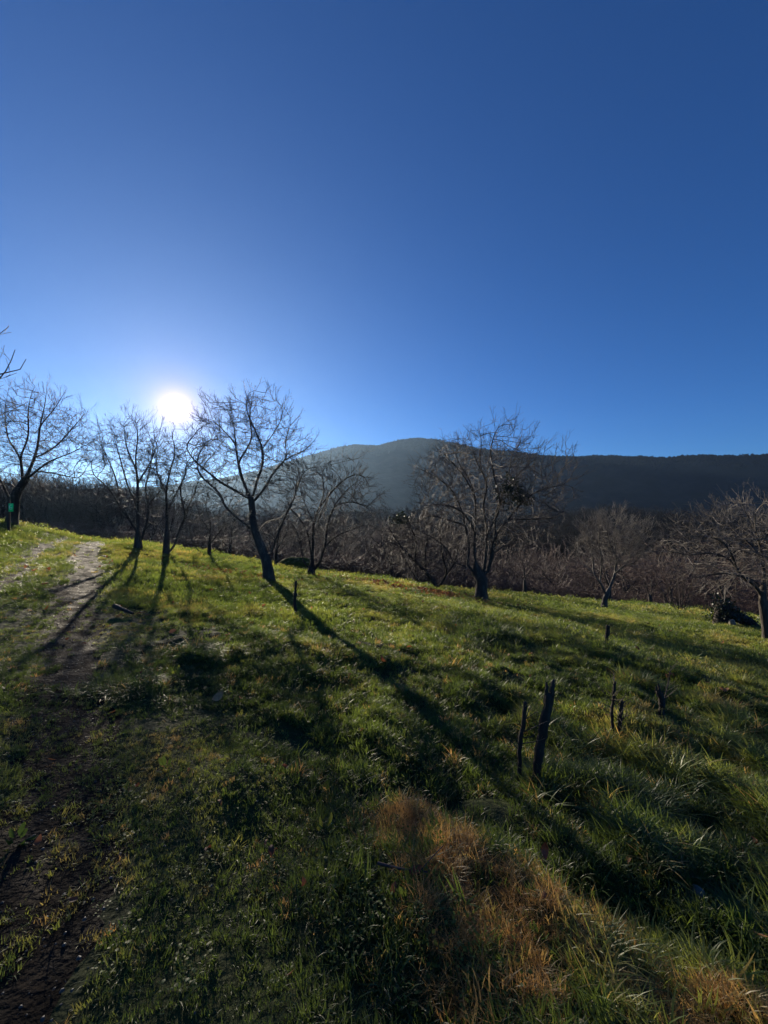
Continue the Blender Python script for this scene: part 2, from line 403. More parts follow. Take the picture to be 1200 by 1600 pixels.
# ------------------------------------------------------------------ point instancing for what cannot be counted
def scatter(name, pts, rot, scl, idx, tint, meshes, mats, label, cat):
    """one 'stuff' object: meshes repeated on points by geometry nodes"""
    src = bpy.data.collections.new(name + '_shapes')
    for i, me in enumerate(meshes):
        if not me.materials: me.materials.append(mats[i] if isinstance(mats, list) else mats)
        so = bpy.data.objects.new('%s_shape_%02d' % (name, i), me); src.objects.link(so)
    me = bpy.data.meshes.new(name); n = len(pts)
    me.vertices.add(n); me.vertices.foreach_set('co', np.asarray(pts, np.float32).ravel())
    a = me.attributes.new('rot', 'FLOAT_VECTOR', 'POINT'); a.data.foreach_set('vector', np.asarray(rot, np.float32).ravel())
    a = me.attributes.new('scl', 'FLOAT_VECTOR', 'POINT'); a.data.foreach_set('vector', np.asarray(scl, np.float32).ravel())
    a = me.attributes.new('idx', 'INT', 'POINT'); a.data.foreach_set('value', np.asarray(idx, np.int32))
    a = me.attributes.new('tint', 'FLOAT', 'POINT'); a.data.foreach_set('value', np.asarray(tint, np.float32))
    o = obj(name, me)
    ng = bpy.data.node_groups.new(name + '_nodes', 'GeometryNodeTree')
    ng.interface.new_socket('Geometry', in_out='INPUT', socket_type='NodeSocketGeometry')
    ng.interface.new_socket('Geometry', in_out='OUTPUT', socket_type='NodeSocketGeometry')
    N, L = ng.nodes, ng.links
    gi, go = N.new('NodeGroupInput'), N.new('NodeGroupOutput')
    ci = N.new('GeometryNodeCollectionInfo'); ci.inputs['Collection'].default_value = src
    ci.inputs['Separate Children'].default_value = True; ci.inputs['Reset Children'].default_value = True
    ip = N.new('GeometryNodeInstanceOnPoints'); ip.inputs['Pick Instance'].default_value = True
    def named(nm, t):
        q = N.new('GeometryNodeInputNamedAttribute'); q.data_type = t; q.inputs['Name'].default_value = nm; return q.outputs['Attribute']
    L.new(gi.outputs[0], ip.inputs['Points']); L.new(ci.outputs[0], ip.inputs['Instance'])
    L.new(named('idx', 'INT'), ip.inputs['Instance Index'])
    L.new(named('rot', 'FLOAT_VECTOR'), ip.inputs['Rotation']); L.new(named('scl', 'FLOAT_VECTOR'), ip.inputs['Scale'])
    L.new(ip.outputs[0], go.inputs[0])
    md = o.modifiers.new('scatter', 'NODES'); md.node_group = ng
    return tag(o, label, cat, kind='stuff')

# far woodland on the mountain: tufted leafless crowns
def twig_ball(n, rng, w=0.5, h=1.0, sliver=0.07):
    c = rng.normal(0, 1, (n, 3)); c = nrm(c) * rng.uniform(0.25, 1, (n, 1)) ** 0.6
    c = c * [w, w, h * 0.55] + [0, 0, h * 0.55]
    d = nrm(c - [0, 0, 0.1] + rng.normal(0, 0.3, (n, 3)))
    s = nrm(np.cross(d, rng.normal(0, 1, (n, 3)))) * sliver
    L = rng.uniform(0.15, 0.4, (n, 1))
    V = np.stack([c - s - d * L * 0.5, c + s - d * L * 0.5, c + d * L * 0.6], 1).reshape(-1, 3)
    return mesh_np('twig_ball', V, [np.arange(n * 3).reshape(-1, 3)], False)
rng = np.random.default_rng(21)
balls = [twig_ball(60, rng, sliver=0.1) for _ in range(4)]
jj = (61 + rng.random(60000) * 6).astype(int); ii = rng.integers(0, NC, 60000)
jj[20000:] = (55 + rng.random(40000) ** 0.4 * 11).astype(int)
pm_ = MX[jj, ii] + rng.normal(0, 2.0, (60000, 3)) * [1, 1, 0]
keep = (np.abs(pm_[:, 0]) < pm_[:, 1] * 1.3) & (pm_[:, 1] > 0)
pm_ = pm_[keep]; n = len(pm_)
sc_ = rng.uniform(2.0, 4.2, n) * (1 + 0.5 * fbm(pm_[:, 0] / 40, pm_[:, 1] / 40, 91, 3))
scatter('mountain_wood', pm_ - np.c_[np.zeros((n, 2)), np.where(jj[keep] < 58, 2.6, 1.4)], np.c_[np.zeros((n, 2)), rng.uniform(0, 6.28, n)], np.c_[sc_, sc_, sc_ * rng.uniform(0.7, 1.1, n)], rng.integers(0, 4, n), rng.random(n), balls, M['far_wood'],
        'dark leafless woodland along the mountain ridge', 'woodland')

# ------------------------------------------------------------------ trees
def children(P, R, rng, per_m, lenr, ang, K, t0=0.25, up=0.25, rf=0.62, tip=0.3, lmin=0.15, lmax=9, wob=0.12, extra=1):
    """side shoots of the branches P (list of (K,3) arrays stacked): returns new stacked arrays"""
    N, KP, _ = P.shape
    L = np.linalg.norm(np.diff(P, axis=1), axis=2).sum(1)
    cnt = np.maximum(rng.poisson(per_m * L), extra)
    pi = np.repeat(np.arange(N), cnt); n = len(pi)
    t = t0 + (1 - t0) * rng.random(n) ** 0.8
    f = t * (KP - 1); k = np.clip(f.astype(int), 0, KP - 2); u = (f - k)[:, None]
    p0 = P[pi, k] * (1 - u) + P[pi, k + 1] * u
    r0 = R[pi, k] * (1 - u[:, 0]) + R[pi, k + 1] * u[:, 0]
    T = nrm(P[pi, k + 1] - P[pi, k])
    q = rng.normal(0, 1, (n, 3)); q = nrm(q - (q * T).sum(1, keepdims=True) * T)
    a = np.radians(rng.normal(ang, 11, n))[:, None]
    d = nrm(np.cos(a) * T + np.sin(a) * q + [0, 0, up * 0.6])
    ln = np.clip(L[pi] * lenr * (1.15 - 0.65 * t) * rng.uniform(0.55, 1.3, n), lmin, lmax)
    C = np.zeros((n, K, 3)); C[:, 0] = p0
    for j in range(1, K):
        d = nrm(d + rng.normal(0, wob, (n, 3)) + [0, 0, up * 0.13])
        C[:, j] = C[:, j - 1] + d * (ln / (K - 1))[:, None]
    rs = np.minimum(r0 * rf, 0.022 * ln + 0.002)
    return C, rs[:, None] * np.linspace(1, tip, K)[None] , pi

NT = []
def make_tree(name, base, trunk, limbs, rng, bark='bark', twig='twig', detail=1.0, tipr=0.0048, up=0.3, ang=52, l1=0.5, parent_extra=None, rough=0.10, smooth_sides=9):
    """trunk / limbs: lists of (points world (n,3), r0, r1). Returns the tree's root Empty at its base"""
    base = np.asarray(base, float)
    root = bpy.data.objects.new(name, None); COL.objects.link(root); root.location = tuple(base); root.empty_display_size = 0.3
    tg, cg = Geo(), Geo()
    for pts, r0, r1 in trunk:
        P = spline(pts, 18) - base
        P[1:-1] += rng.normal(0, 0.012, (16, 3))
        r0 *= 0.74; r1 *= 0.74
        u = np.linspace(0, 1, 18); R = r0 + (r1 - r0) * u + r0 * 0.32 * np.exp(-u * 14)
        P[0, 2] -= 0.12
        tubes(tg, P[None], R[None], smooth_sides + 4, rough, rng)
    KL = 14; LP, LR = [], []
    for pts, r0, r1 in limbs:
        P = spline(pts, KL) - base
        P[1:] += np.cumsum(rng.normal(0, 0.010, (KL - 1, 3)), 0) * min(1, np.linalg.norm(P[-1] - P[0]) / 2)
        LP.append(P); r0 = r0 * 0.62; LR.append(r0 + (r1 - r0) * np.linspace(0, 1, KL) ** 0.85)
    LP, LR = np.array(LP), np.array(LR)
    tubes(tg, LP, LR, smooth_sides, rough * 0.8, rng)
    C1, R1, _ = children(LP, LR, rng, 3.4 * detail, l1, ang, 8, 0.18, up, 0.55, 0.25, 0.5, 2.0)
    tubes(cg, C1, np.maximum(R1, tipr), 5)
    # each limb's end carries on as a spray
    C2, R2, _ = children(np.concatenate([C1]), R1, rng, 5.0 * detail, 0.5, ang, 6, 0.12, up, 0.65, 0.3, 0.22, 1.1)
    C2b, R2b, _ = children(LP, LR, rng, 4.5 * detail, 0.2, ang + 8, 6, 0.3, up * 1.3, 0.4, 0.3, 0.25, 0.9)
    C2 = np.concatenate([C2, C2b]); R2 = np.concatenate([R2, R2b])
    tubes(cg, C2, np.maximum(R2, tipr), 4)
    C3, R3, _ = children(C2, R2, rng, 6.0 * detail, 0.55, ang - 4, 4, 0.15, up, 0.7, 0.5, 0.14, 0.55)
    tubes(cg, C3, np.maximum(R3, tipr * 0.85), 3)
    NT.append((tg.n, cg.n))
    obj('trunk', tg.mesh('trunk'), M[bark], root)
    obj('crown', cg.mesh('crown'), M[twig], root)
    return root

def colonise(lines, A, rng, step=0.13, di=1.6, dk=0.24, iters=90, jit=0.28, up=0.05):
    """grow a branch skeleton from the given polylines (first = trunk) towards the points A; returns positions, parents"""
    pos, par = [], []
    for li, L in enumerate(lines):
        d = np.linalg.norm(np.diff(L, axis=0), axis=1).sum(); Q = spline(L, max(3, int(d / step)))
        if li:
            P = np.array(pos); k = int(np.argmin(((P - Q[0]) ** 2).sum(1))); Q = Q[1:]
        else: k = -1
        for q in Q: pos.append(q); par.append(k); k = len(pos) - 1
    pos = list(pos); A = A.copy()
    def dist(P, A): return ((A[:, None] - P[None]) ** 2).sum(-1)
    P0 = np.array(pos); D = dist(P0, A); near = D.argmin(1); best = D.min(1)
    alive = best > dk ** 2
    kids = np.zeros(60000, int)
    for it in range(iters):
        act = alive & (best < di ** 2)
        if not act.any(): break
        a = np.where(act)[0]; ids, inv = np.unique(near[a], return_inverse=True)
        PN = np.array([pos[k] for k in ids])
        v = nrm(A[a] - PN[inv]); S = np.zeros((len(ids), 3)); np.add.at(S, inv, v)
        PD = np.array([pos[k] - pos[par[k]] if par[k] >= 0 else [0, 0, step] for k in ids]) / step
        S = nrm(nrm(S) + 0.65 * PD + rng.normal(0, jit, S.shape) + [0, 0, up])
        ok = kids[ids] < 3
        if not ok.any(): break
        new = PN[ok] + S[ok] * step; base = len(pos)
        for k, q in zip(ids[ok], new): pos.append(q); par.append(int(k)); kids[k] += 1
        D = dist(new, A); m = D.min(1); am = D.argmin(1)
        up_ = m < best; best[up_] = m[up_]; near[up_] = base + am[up_]
        alive &= best > dk ** 2
    return np.array(pos), np.array(par)

def sc_tree(name, base, trunk, limbs, cr_c, cr_r, rng, n_attr=900, bark='bark', twig='twig', tip=0.0068, expo=0.44, rtrunk=(0.15, 0.11), lenk=1.0, twigs=6.8, up=0.05, tw_up=0.2, step=0.13, dk=0.24, sub=1.7, sides=8, cut=None, tw_r=0.0039, shoots=3):
    """a leafless tree: traced trunk and limbs, then branches that fill the crown's envelope"""
    base = np.asarray(base, float)
    root = bpy.data.objects.new(name, None); COL.objects.link(root); root.location = tuple(base); root.empty_display_size = 0.3
    A = nrm(rng.normal(0, 1, (n_attr * 3, 3))) * rng.random((n_attr * 3, 1)) ** 0.36
    lump = 1 + 0.16 * np.sin(A[:, :1] * 5 + base[0]) * np.cos(A[:, 1:2] * 4 + A[:, 2:3] * 5)
    A = A * lump * np.array(cr_r) + np.array(cr_c)
    if cut is not None: A = A[A[:, 2] > cut]
    A = A[:n_attr]
    pos, par = colonise([trunk] + limbs, A, rng, step=step, dk=dk, up=up)
    n = len(pos); pos = pos - base
    w = np.zeros(n); ch = [[] for _ in range(n)]
    for k in range(n):
        if par[k] >= 0: ch[par[k]].append(k)
    order = np.arange(n)[::-1]
    depth = np.zeros(n)
    for k in range(n):
        if par[k] >= 0: depth[k] = depth[par[k]] + 1
    for k in np.argsort(-depth):
        if not ch[k]: w[k] = 1.0
        if par[k] >= 0: w[par[k]] += w[k]
    R = tip * w ** expo
    # chains
    chains = []; stack = [0]
    start_par = {0: -1}
    while stack:
        k = stack.pop(); c = [par[k]] if par[k] >= 0 else []
        rad = [min(R[k], R[par[k]])] if par[k] >= 0 else []
        while True:
            c.append(k); rad.append(R[k])
            if not ch[k]: break
            m = max(ch[k], key=lambda q: w[q]); stack += [q for q in ch[k] if q != m]; k = m
        if len(c) > 1: chains.append((pos[c], np.array(rad)))
    tg, cg = Geo(), Geo()
    small = {}
    zt = trunk[-1][2] - base[2]
    for ci, (P, rr) in enumerate(chains):
        L = len(P)
        if L > 3: P = P.copy(); P[1:-1] = 0.5 * P[1:-1] + 0.25 * (P[:-2] + P[2:])
        K = 4 if L <= 4 else 7 if L <= 9 else 12 if L <= 18 else 22
        Q = spline(P, K); q = np.interp(np.linspace(0, 1, K), np.linspace(0, 1, L), rr)
        if ci == 0:      # trunk: its own girth at the foot
            h = np.clip(Q[:, 2] / max(zt, 0.3), 0, 1); g_ = rtrunk[0] + (rtrunk[1] - rtrunk[0]) * h + rtrunk[0] * 0.22 * np.exp(-h * 10)
            q = np.where(Q[:, 2] < zt * 1.02, np.maximum(g_, q), np.minimum(q, rtrunk[1]))
            Q[0, 2] -= 0.12; tubes(tg, Q[None], q[None], sides + 5, 0.10, rng); continue
        q = np.minimum(q, rtrunk[1] * 0.9)
        if q[0] > 0.022: tubes(tg, Q[None], q[None], sides, 0.08, rng)
        small.setdefault(K, []).append((Q, q))
    for K, lst in small.items():
        P = np.array([a for a, _ in lst]); q = np.array([b_ for _, b_ in lst]); thin = q[:, 0] <= 0.022
        if thin.any(): tubes(cg, P[thin], q[thin], 4)
        for sel, pm in ((q[:, 0] <= 0.03, twigs), (q[:, 0] > 0.03, twigs * 0.55)):
            if not sel.any(): continue
            C, CR, _ = children(P[sel], q[sel], rng, pm, 0.45, 46, 4, 0.1, tw_up, 0.8, 0.55, 0.16 * lenk, 0.50 * lenk, 0.14, 0)
            if len(C): 
                tubes(cg, C, np.clip(CR, tw_r * 0.8, tw_r * 1.25), 3)
                if sub:
                    C2, CR2, _ = children(C, CR, rng, 3.2 * sub, 0.5, 42, 3, 0.2, tw_up, 0.8, 0.6, 0.08, 0.25, 0.14, 0)
                    if len(C2): tubes(cg, C2, np.clip(CR2, tw_r * 0.6, tw_r * 0.8), 3)
    # straight young shoots at the branch ends, reaching outwards and up
    tips = np.array([k for k in range(n) if not ch[k] and par[k] >= 0]); cc = np.array(cr_c) - base
    tips = np.repeat(tips, shoots); d = nrm(pos[tips] - pos[par[tips]]); o_ = nrm((pos[tips] - cc) / np.array(cr_r))
    d = nrm(0.55 * d + 0.8 * o_ + [0, 0, 0.15 + tw_up] + rng.normal(0, 0.28, d.shape))
    ln = rng.uniform(0.22, 0.6, len(tips)) * lenk; S_ = np.zeros((len(tips), 5, 3)); S_[:, 0] = pos[tips]
    for j_ in range(1, 5):
        d = nrm(d + rng.normal(0, 0.10, d.shape) + [0, 0, 0.05]); S_[:, j_] = S_[:, j_ - 1] + d * (ln / 4)[:, None]
    SR = np.tile(np.linspace(tw_r * 1.15, tw_r * 0.7, 5), (len(tips), 1)); tubes(cg, S_, SR, 3)
    C2, CR2, _ = children(S_, SR, rng, 4.0 * sub, 0.5, 40, 3, 0.15, tw_up, 0.8, 0.6, 0.08, 0.28, 0.12, 0); tubes(cg, C2, np.clip(CR2, tw_r * 0.6, tw_r * 0.8), 3)
    NT.append((tg.n, cg.n))
    obj('trunk', tg.mesh('trunk'), M[bark], root)
    obj('crown', cg.mesh('crown'), M[twig], root)
    return root

def lift(pts, Y, rng, spread=0.0):
    """traced limb pixels -> world, with a depth drift away from or towards the viewer"""
    n = len(pts); dy = spread * np.linspace(0, 1, n) ** 1.2
    return np.array([px(p, q, Y + d) for (p, q), d in zip(pts, dy)])

def wild_limbs(start, n, rng, length, r0, incl=(25, 65), az0=None, up=0.12, rise=0.0, trunk_line=None):
    out = []
    for i in range(n):
        az = (az0 if az0 is not None else 0) + 2 * math.pi * (i + rng.uniform(-0.3, 0.3)) / n
        inc = math.radians(rng.uniform(*incl)); L = length * rng.uniform(0.75, 1.2)
        d = np.array([math.sin(inc) * math.cos(az), math.sin(inc) * math.sin(az), math.cos(inc)])
        p = np.array(start, float) if trunk_line is None else np.array(trunk_line(rng.uniform(0.45, 1.0)))
        p = p - [0, 0, rise * rng.random()]
        pts = [p]
        for k in range(5):
            d = nrm(d + rng.normal(0, 0.16, 3) + [0, 0, up]); pts.append(pts[-1] + d * L / 5)
        out.append((np.array(pts), r0 * rng.uniform(0.7, 1.1), 0.012))
    return out

def traced_tree(name, Y, trunk_px, tr, limbs_px, seed, crown, **kw):
    """crown: (px, py, rx, ry) of the crown's outline in the photograph"""
    rng = np.random.default_rng(seed)
    b = px(*trunk_px[0], Y); b[2] = gz(b[0], b[1])
    T = lift(trunk_px, Y, rng); T[0, 2] = b[2]
    limbs = [lift(pts, Y, rng, sp) for pts, r0, sp in limbs_px]
    c = px(crown[0], crown[1], Y); k = Y / F; kw['n_attr'] = int(kw.get('n_attr', 900) * 1.5)
    return sc_tree(name, b, T, limbs, c, (crown[2] * k * 0.9, crown[2] * k * 0.88, crown[3] * k * 0.9), rng, rtrunk=(tr[0] * 0.74, tr[1] * 0.7), **kw)

GRP = 'bare trees standing along the crest of the meadow'
def ivy_ball(n, rng, rad, leaf):
    c = nrm(rng.normal(0, 1, (n, 3))) * rng.uniform(0.2, 1, (n, 1)) ** 0.5 * np.array(rad)
    c *= 1 + 0.35 * np.sin(c[:, :1] * 9 + c[:, 2:3] * 7)
    a = nrm(rng.normal(0, 1, (n, 3)) + [0, 0, -0.3]); b_ = nrm(np.cross(a, rng.normal(0, 1, (n, 3))))
    l_ = leaf * rng.uniform(0.6, 1.3, (n, 1))
    V = np.stack([c, c + a * l_ * 0.5 + b_ * l_ * 0.3, c + a * l_, c + a * l_ * 0.5 - b_ * l_ * 0.3], 1).reshape(-1, 3)
    return mesh_np('leaf_clump', V, [np.arange(n * 4).reshape(-1, 4)], False)

# the forked tree under the sun
t = traced_tree('bare_tree', 13.0, [(421, 908), (416, 875), (402, 841), (396, 821), (394, 795), (393, 780)], (0.24, 0.15), [
    ([(421, 872), (434, 835), (450, 798), (461, 775), (464, 750), (470, 728)], 0.13, -1.0),
    ([(461, 775), (468, 752), (478, 734), (506, 729), (529, 723), (560, 716)], 0.055, -1.4),
    ([(402, 835), (415, 816), (430, 812), (446, 806)], 0.05, -0.5),
    ([(397, 830), (373, 811), (351, 790), (344, 773), (320, 750), (294, 730), (278, 704)], 0.12, 0.8),
    ([(344, 773), (330, 765), (306, 752), (290, 754)], 0.045, 1.2),
    ([(392, 782), (366, 765), (348, 756), (328, 740), (306, 722), (290, 700)], 0.065, -1.3),
    ([(393, 782), (379, 750), (372, 722), (368, 693), (363, 656), (352, 640)], 0.085, 0.6),
    ([(394, 782), (402, 750), (410, 727), (410, 702), (399, 673), (385, 637), (388, 614)], 0.085, -0.5),
    ([(395, 784), (413, 764), (427, 739), (450, 716), (478, 702), (490, 690)], 0.075, 0.9),
    ([(372, 722), (393, 685), (390, 650), (394, 622)], 0.045, 0.3),
    ([(368, 693), (345, 668), (330, 655)], 0.04, 0.7), ([(410, 700), (428, 676), (440, 655)], 0.04, -0.7),
    ([(450, 716), (446, 690), (452, 670)], 0.035, 0.6), ([(306, 740), (310, 712), (322, 690)], 0.04, 0.6)],
    101, (388, 715, 108, 106), n_attr=1150)
tag(t, 'tall bare tree with a forked leaning trunk just right of the sun', 'tree', GRP)

# the stout pollard with many upright stems
t = traced_tree('bare_tree', 16.5, [(752, 941), (752, 920), (753, 893)], (0.35, 0.34), [
    ([(748, 900), (741, 893), (727, 885), (707, 876), (701, 862), (679, 842), (653, 828), (630, 822)], 0.13, -0.8),
    ([(730, 884), (733, 856), (727, 822), (718, 788), (704, 763), (682, 746), (648, 729)], 0.10, 0.6),
    ([(746, 900), (741, 856), (743, 814), (741, 771), (730, 743), (716, 722), (712, 700)], 0.10, -0.5),
    ([(755, 900), (760, 856), (761, 828), (755, 788), (761, 757), (744, 720), (735, 686)], 0.10, 0.7),
    ([(760, 902), (769, 865), (774, 839), (795, 811), (812, 788), (843, 766), (880, 758)], 0.12, -0.9),
    ([(773, 842), (775, 805), (786, 771), (796, 735), (801, 709), (815, 690)], 0.08, 0.9),
    ([(769, 866), (786, 854), (806, 848), (824, 850), (846, 858)], 0.06, 0.6),
    ([(761, 834), (781, 791), (772, 743), (767, 701), (775, 672)], 0.075, -1.2),
    ([(795, 811), (829, 811), (869, 808), (884, 800)], 0.05, -1.5),
    ([(742, 830), (722, 800), (700, 790), (676, 790), (650, 800)], 0.05, -1.6),
    ([(727, 822), (700, 812), (672, 806), (655, 812)], 0.045, 1.4), ([(760, 757), (750, 720), (752, 690), (748, 668)], 0.045, 0.2),
    ([(786, 771), (806, 745), (830, 722), (842, 712)], 0.045, 1.2), ([(741, 771), (722, 740), (700, 716), (688, 705)], 0.05, -1.0)],
    102, (763, 768, 142, 114), n_attr=1700)
tag(t, 'broad bare tree with a thick stub trunk and many upright stems', 'tree', GRP)
c = obj('leaf_clump', ivy_ball(700, np.random.default_rng(5), (0.60, 0.5, 0.62), 0.13), M['ivy'], t); c.location = tuple(px(800, 766, 15.9) - np.array(t.location))
c2 = obj('leaf_clump', ivy_ball(240, np.random.default_rng(6), (0.42, 0.35, 0.3), 0.13), M['ivy'], t); c2.location = tuple(px(816, 780, 15.9) - np.array(t.location))
c['kind'] = c2['kind'] = 'stuff'; c['label'] = 'dark evergreen clump caught in the branches'; c2['label'] = 'smaller dark evergreen clump under the big one'

t = traced_tree('bare_tree', 21.0, [(684, 921), (684, 918), (684, 914)], (0.20, 0.19), [
    ([(683, 918), (667, 896), (648, 876), (628, 856), (617, 839), (604, 820)], 0.17, -0.6),
    ([(686, 918), (699, 896), (710, 879), (716, 852), (712, 820), (700, 800)], 0.14, 0.8),
    ([(667, 896), (664, 870), (668, 840), (662, 815)], 0.09, 0.9), ([(648, 876), (650, 845), (640, 815), (645, 795)], 0.09, -1.0),
    ([(710, 879), (726, 865), (740, 858)], 0.07, -0.8), ([(628, 856), (612, 848), (600, 846)], 0.06, 0.6), ([(699, 896), (690, 860), (688, 830)], 0.07, -1.2)],
    103, (655, 848, 72, 60), n_attr=800, tip=0.010, bark='bark_dark', twig='twig_dark')
tag(t, 'low bare tree splitting into a wide V at the ground behind the stout tree', 'tree', GRP)
c = obj('leaf_clump', ivy_ball(260, np.random.default_rng(8), (0.55, 0.4, 0.36), 0.14), M['ivy'], t); c.location = tuple(px(627, 811, 20.6) - np.array(t.location)); c['kind'] = 'stuff'
t = traced_tree('bare_tree', 23.0, [(659, 918), (655, 910), (648, 901)], (0.12, 0.10), [
    ([(648, 901), (639, 885), (631, 871), (620, 850), (612, 832)], 0.10, 0.4), ([(648, 901), (650, 876), (644, 850), (646, 826)], 0.08, -0.6), ([(659, 912), (668, 890), (674, 866)], 0.07, 0.8)],
    104, (632, 850, 34, 42), n_attr=250, bark='bark_dark', twig='twig_dark')
tag(t, 'thin slanting bare tree behind the wide V shaped one', 'tree', GRP)

t = traced_tree('bare_tree', 17.0, [(485, 901), (487, 888), (488, 876)], (0.24, 0.2), [
    ([(488, 880), (489, 849), (490, 818), (498, 795), (506, 770), (504, 745)], 0.13, 0.5),
    ([(489, 892), (497, 884), (507, 857), (521, 841), (546, 829), (580, 821), (592, 828)], 0.11, -0.7),
    ([(508, 853), (512, 818), (523, 790), (540, 768), (558, 752)], 0.08, 0.9),
    ([(487, 880), (481, 835), (472, 815), (456, 797), (446, 775)], 0.10, -0.8),
    ([(484, 890), (475, 878), (470, 846), (453, 815), (440, 806)], 0.08, 0.9),
    ([(490, 818), (478, 790), (470, 765), (474, 742)], 0.07, 1.2), ([(523, 790), (548, 784), (572, 792), (586, 806)], 0.06, -1.2),
    ([(498, 795), (524, 762), (552, 742), (576, 745)], 0.06, -1.3), ([(489, 840), (500, 806), (516, 770), (524, 742)], 0.07, 1.4)],
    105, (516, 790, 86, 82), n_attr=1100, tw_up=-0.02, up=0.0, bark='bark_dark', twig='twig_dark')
tag(t, 'dark bare tree with drooping twigs beside the grassy mound', 'tree', GRP)

t = traced_tree('bare_tree', 15.0, [(216, 860), (216, 845), (216, 828)], (0.19, 0.16), [
    ([(216, 832), (215, 792), (215, 755), (212, 720), (215, 680), (212, 652)], 0.12, 0.4),
    ([(215, 832), (208, 820), (187, 792), (175, 770), (158, 752), (146, 742)], 0.08, -0.8),
    ([(219, 850), (230, 812), (232, 787), (227, 767), (235, 730), (240, 690)], 0.10, 0.9),
    ([(215, 792), (200, 760), (190, 725), (180, 690), (172, 668)], 0.07, 0.9), ([(215, 755), (236, 720), (246, 690), (252, 665)], 0.06, -0.9),
    ([(190, 793), (180, 745), (166, 712), (154, 690)], 0.05, 0.5), ([(232, 787), (252, 765), (262, 740)], 0.05, -1.1), ([(214, 735), (198, 700), (194, 668)], 0.05, -0.6)],
    106, (205, 735, 68, 96), n_attr=1250, up=0.12, tw_up=0.35)
tag(t, 'fan shaped bare tree on the crest where the track goes over', 'tree', GRP)

t = traced_tree('bare_tree', 15.2, [(259, 868), (260, 850), (261, 830)], (0.17, 0.14), [
    ([(261, 832), (261, 805), (260, 767), (266, 735), (274, 705), (268, 680)], 0.11, -0.4),
    ([(259, 838), (250, 822), (240, 810), (234, 796), (236, 775)], 0.07, 0.7),
    ([(262, 866), (270, 856), (280, 830), (290, 802), (302, 775), (310, 750)], 0.11, 0.7),
    ([(286, 812), (302, 818), (322, 815), (340, 806)], 0.05, -0.9), ([(261, 800), (276, 770), (288, 745), (292, 720)], 0.06, 0.9),
    ([(260, 770), (246, 740), (244, 712)], 0.05, -0.8), ([(290, 802), (282, 770), (286, 740)], 0.05, -0.8)],
    107, (276, 745, 58, 84), n_attr=900, up=0.1, tw_up=0.3)
tag(t, 'twin stemmed bare tree directly below the sun', 'tree', GRP)

t = traced_tree('bare_tree', 18.5, [(327, 884), (327, 866), (327, 845)], (0.13, 0.1), [
    ([(327, 848), (329, 818), (322, 790), (325, 765)], 0.08, 0.4), ([(327, 872), (312, 862), (300, 846), (296, 828)], 0.06, -0.8), ([(327, 852), (344, 830), (358, 812)], 0.06, 0.8),
    ([(328, 830), (312, 805), (306, 782)], 0.05, 0.9), ([(327, 866), (345, 852), (350, 840)], 0.04, -0.8)], 108, (328, 815, 44, 48), n_attr=420, bark='bark_dark', twig='twig_dark')
tag(t, 'smaller bare tree half hidden behind the crest between two larger ones', 'tree', GRP)

t = traced_tree('bare_tree', 20.0, [(431, 893), (431, 875), (432, 855)], (0.13, 0.1), [
    ([(432, 857), (436, 830), (430, 800)], 0.07, 0.5), ([(432, 860), (444, 840), (452, 822)], 0.06, -0.8), ([(431, 850), (420, 830), (412, 812)], 0.05, 0.9)], 109, (432, 822, 32, 38), n_attr=260, bark='bark_dark', twig='twig_dark')
tag(t, 'slim dark bare tree behind the forked leaning trunk', 'tree', GRP)

# left edge
t = traced_tree('bare_tree', 15.2, [(17, 818), (21, 795), (26, 769), (44, 746)], (0.26, 0.17), [
    ([(40, 750), (57, 705), (63, 664), (71, 627), (73, 606)], 0.11, 0.5), ([(44, 746), (78, 721), (110, 708), (141, 692)], 0.09, -0.7),
    ([(36, 756), (31, 716), (13, 685), (8, 640), (14, 605)], 0.09, 0.9), ([(28, 768), (15, 754), (-10, 764), (-30, 756)], 0.09, -0.9), ([(57, 715), (86, 698), (113, 669), (134, 645)], 0.07, 0.5),
    ([(63, 664), (84, 640), (98, 618)], 0.05, -0.6), ([(31, 716), (44, 680), (44, 645), (48, 618)], 0.06, -0.9), ([(20, 790), (-5, 740), (-30, 700), (-40, 660)], 0.10, -0.9),
    ([(60, 735), (95, 742), (122, 748)], 0.05, 0.9), ([(28, 765), (52, 772), (80, 770), (98, 776)], 0.06, 0.8)],
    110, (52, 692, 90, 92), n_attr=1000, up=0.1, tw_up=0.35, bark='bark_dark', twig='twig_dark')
tag(t, 'leaning dark tree with upswept branches on the bank left of the track', 'tree', GRP)

rng = np.random.default_rng(111)
b = np.array([-11.6, 8.6]); b3 = np.array([*b, gz(*b)])
tr_ = np.array([b3, b3 + [0.1, 0, 1.3], b3 + [0.15, 0.1, 2.4]])
lm = wild_limbs(tr_[-1] - [0.3, 0, 0], 2, rng, 2.2, 0.09, (30, 55), 2.4)
for pts in ([(-60, 660), (-20, 610), (0, 588), (12, 570), (20, 545)], [(-60, 640), (-30, 600), (5, 584), (28, 578), (38, 562)], [(-60, 600), (-25, 555), (0, 524), (16, 512)]):
    W = np.array([px(p, q, 9.2) for p, q in pts]); lm.append((np.vstack([tr_[-1], W]), 0.085, 0.006))
t = make_tree('bare_tree', b3, [(tr_, 0.22, 0.17)], lm, rng, 'bark_dark', 'twig_dark', 0.16, up=0.4)
tag(t, 'near bare tree of which only a few twig tips reach into the sky', 'tree', GRP)

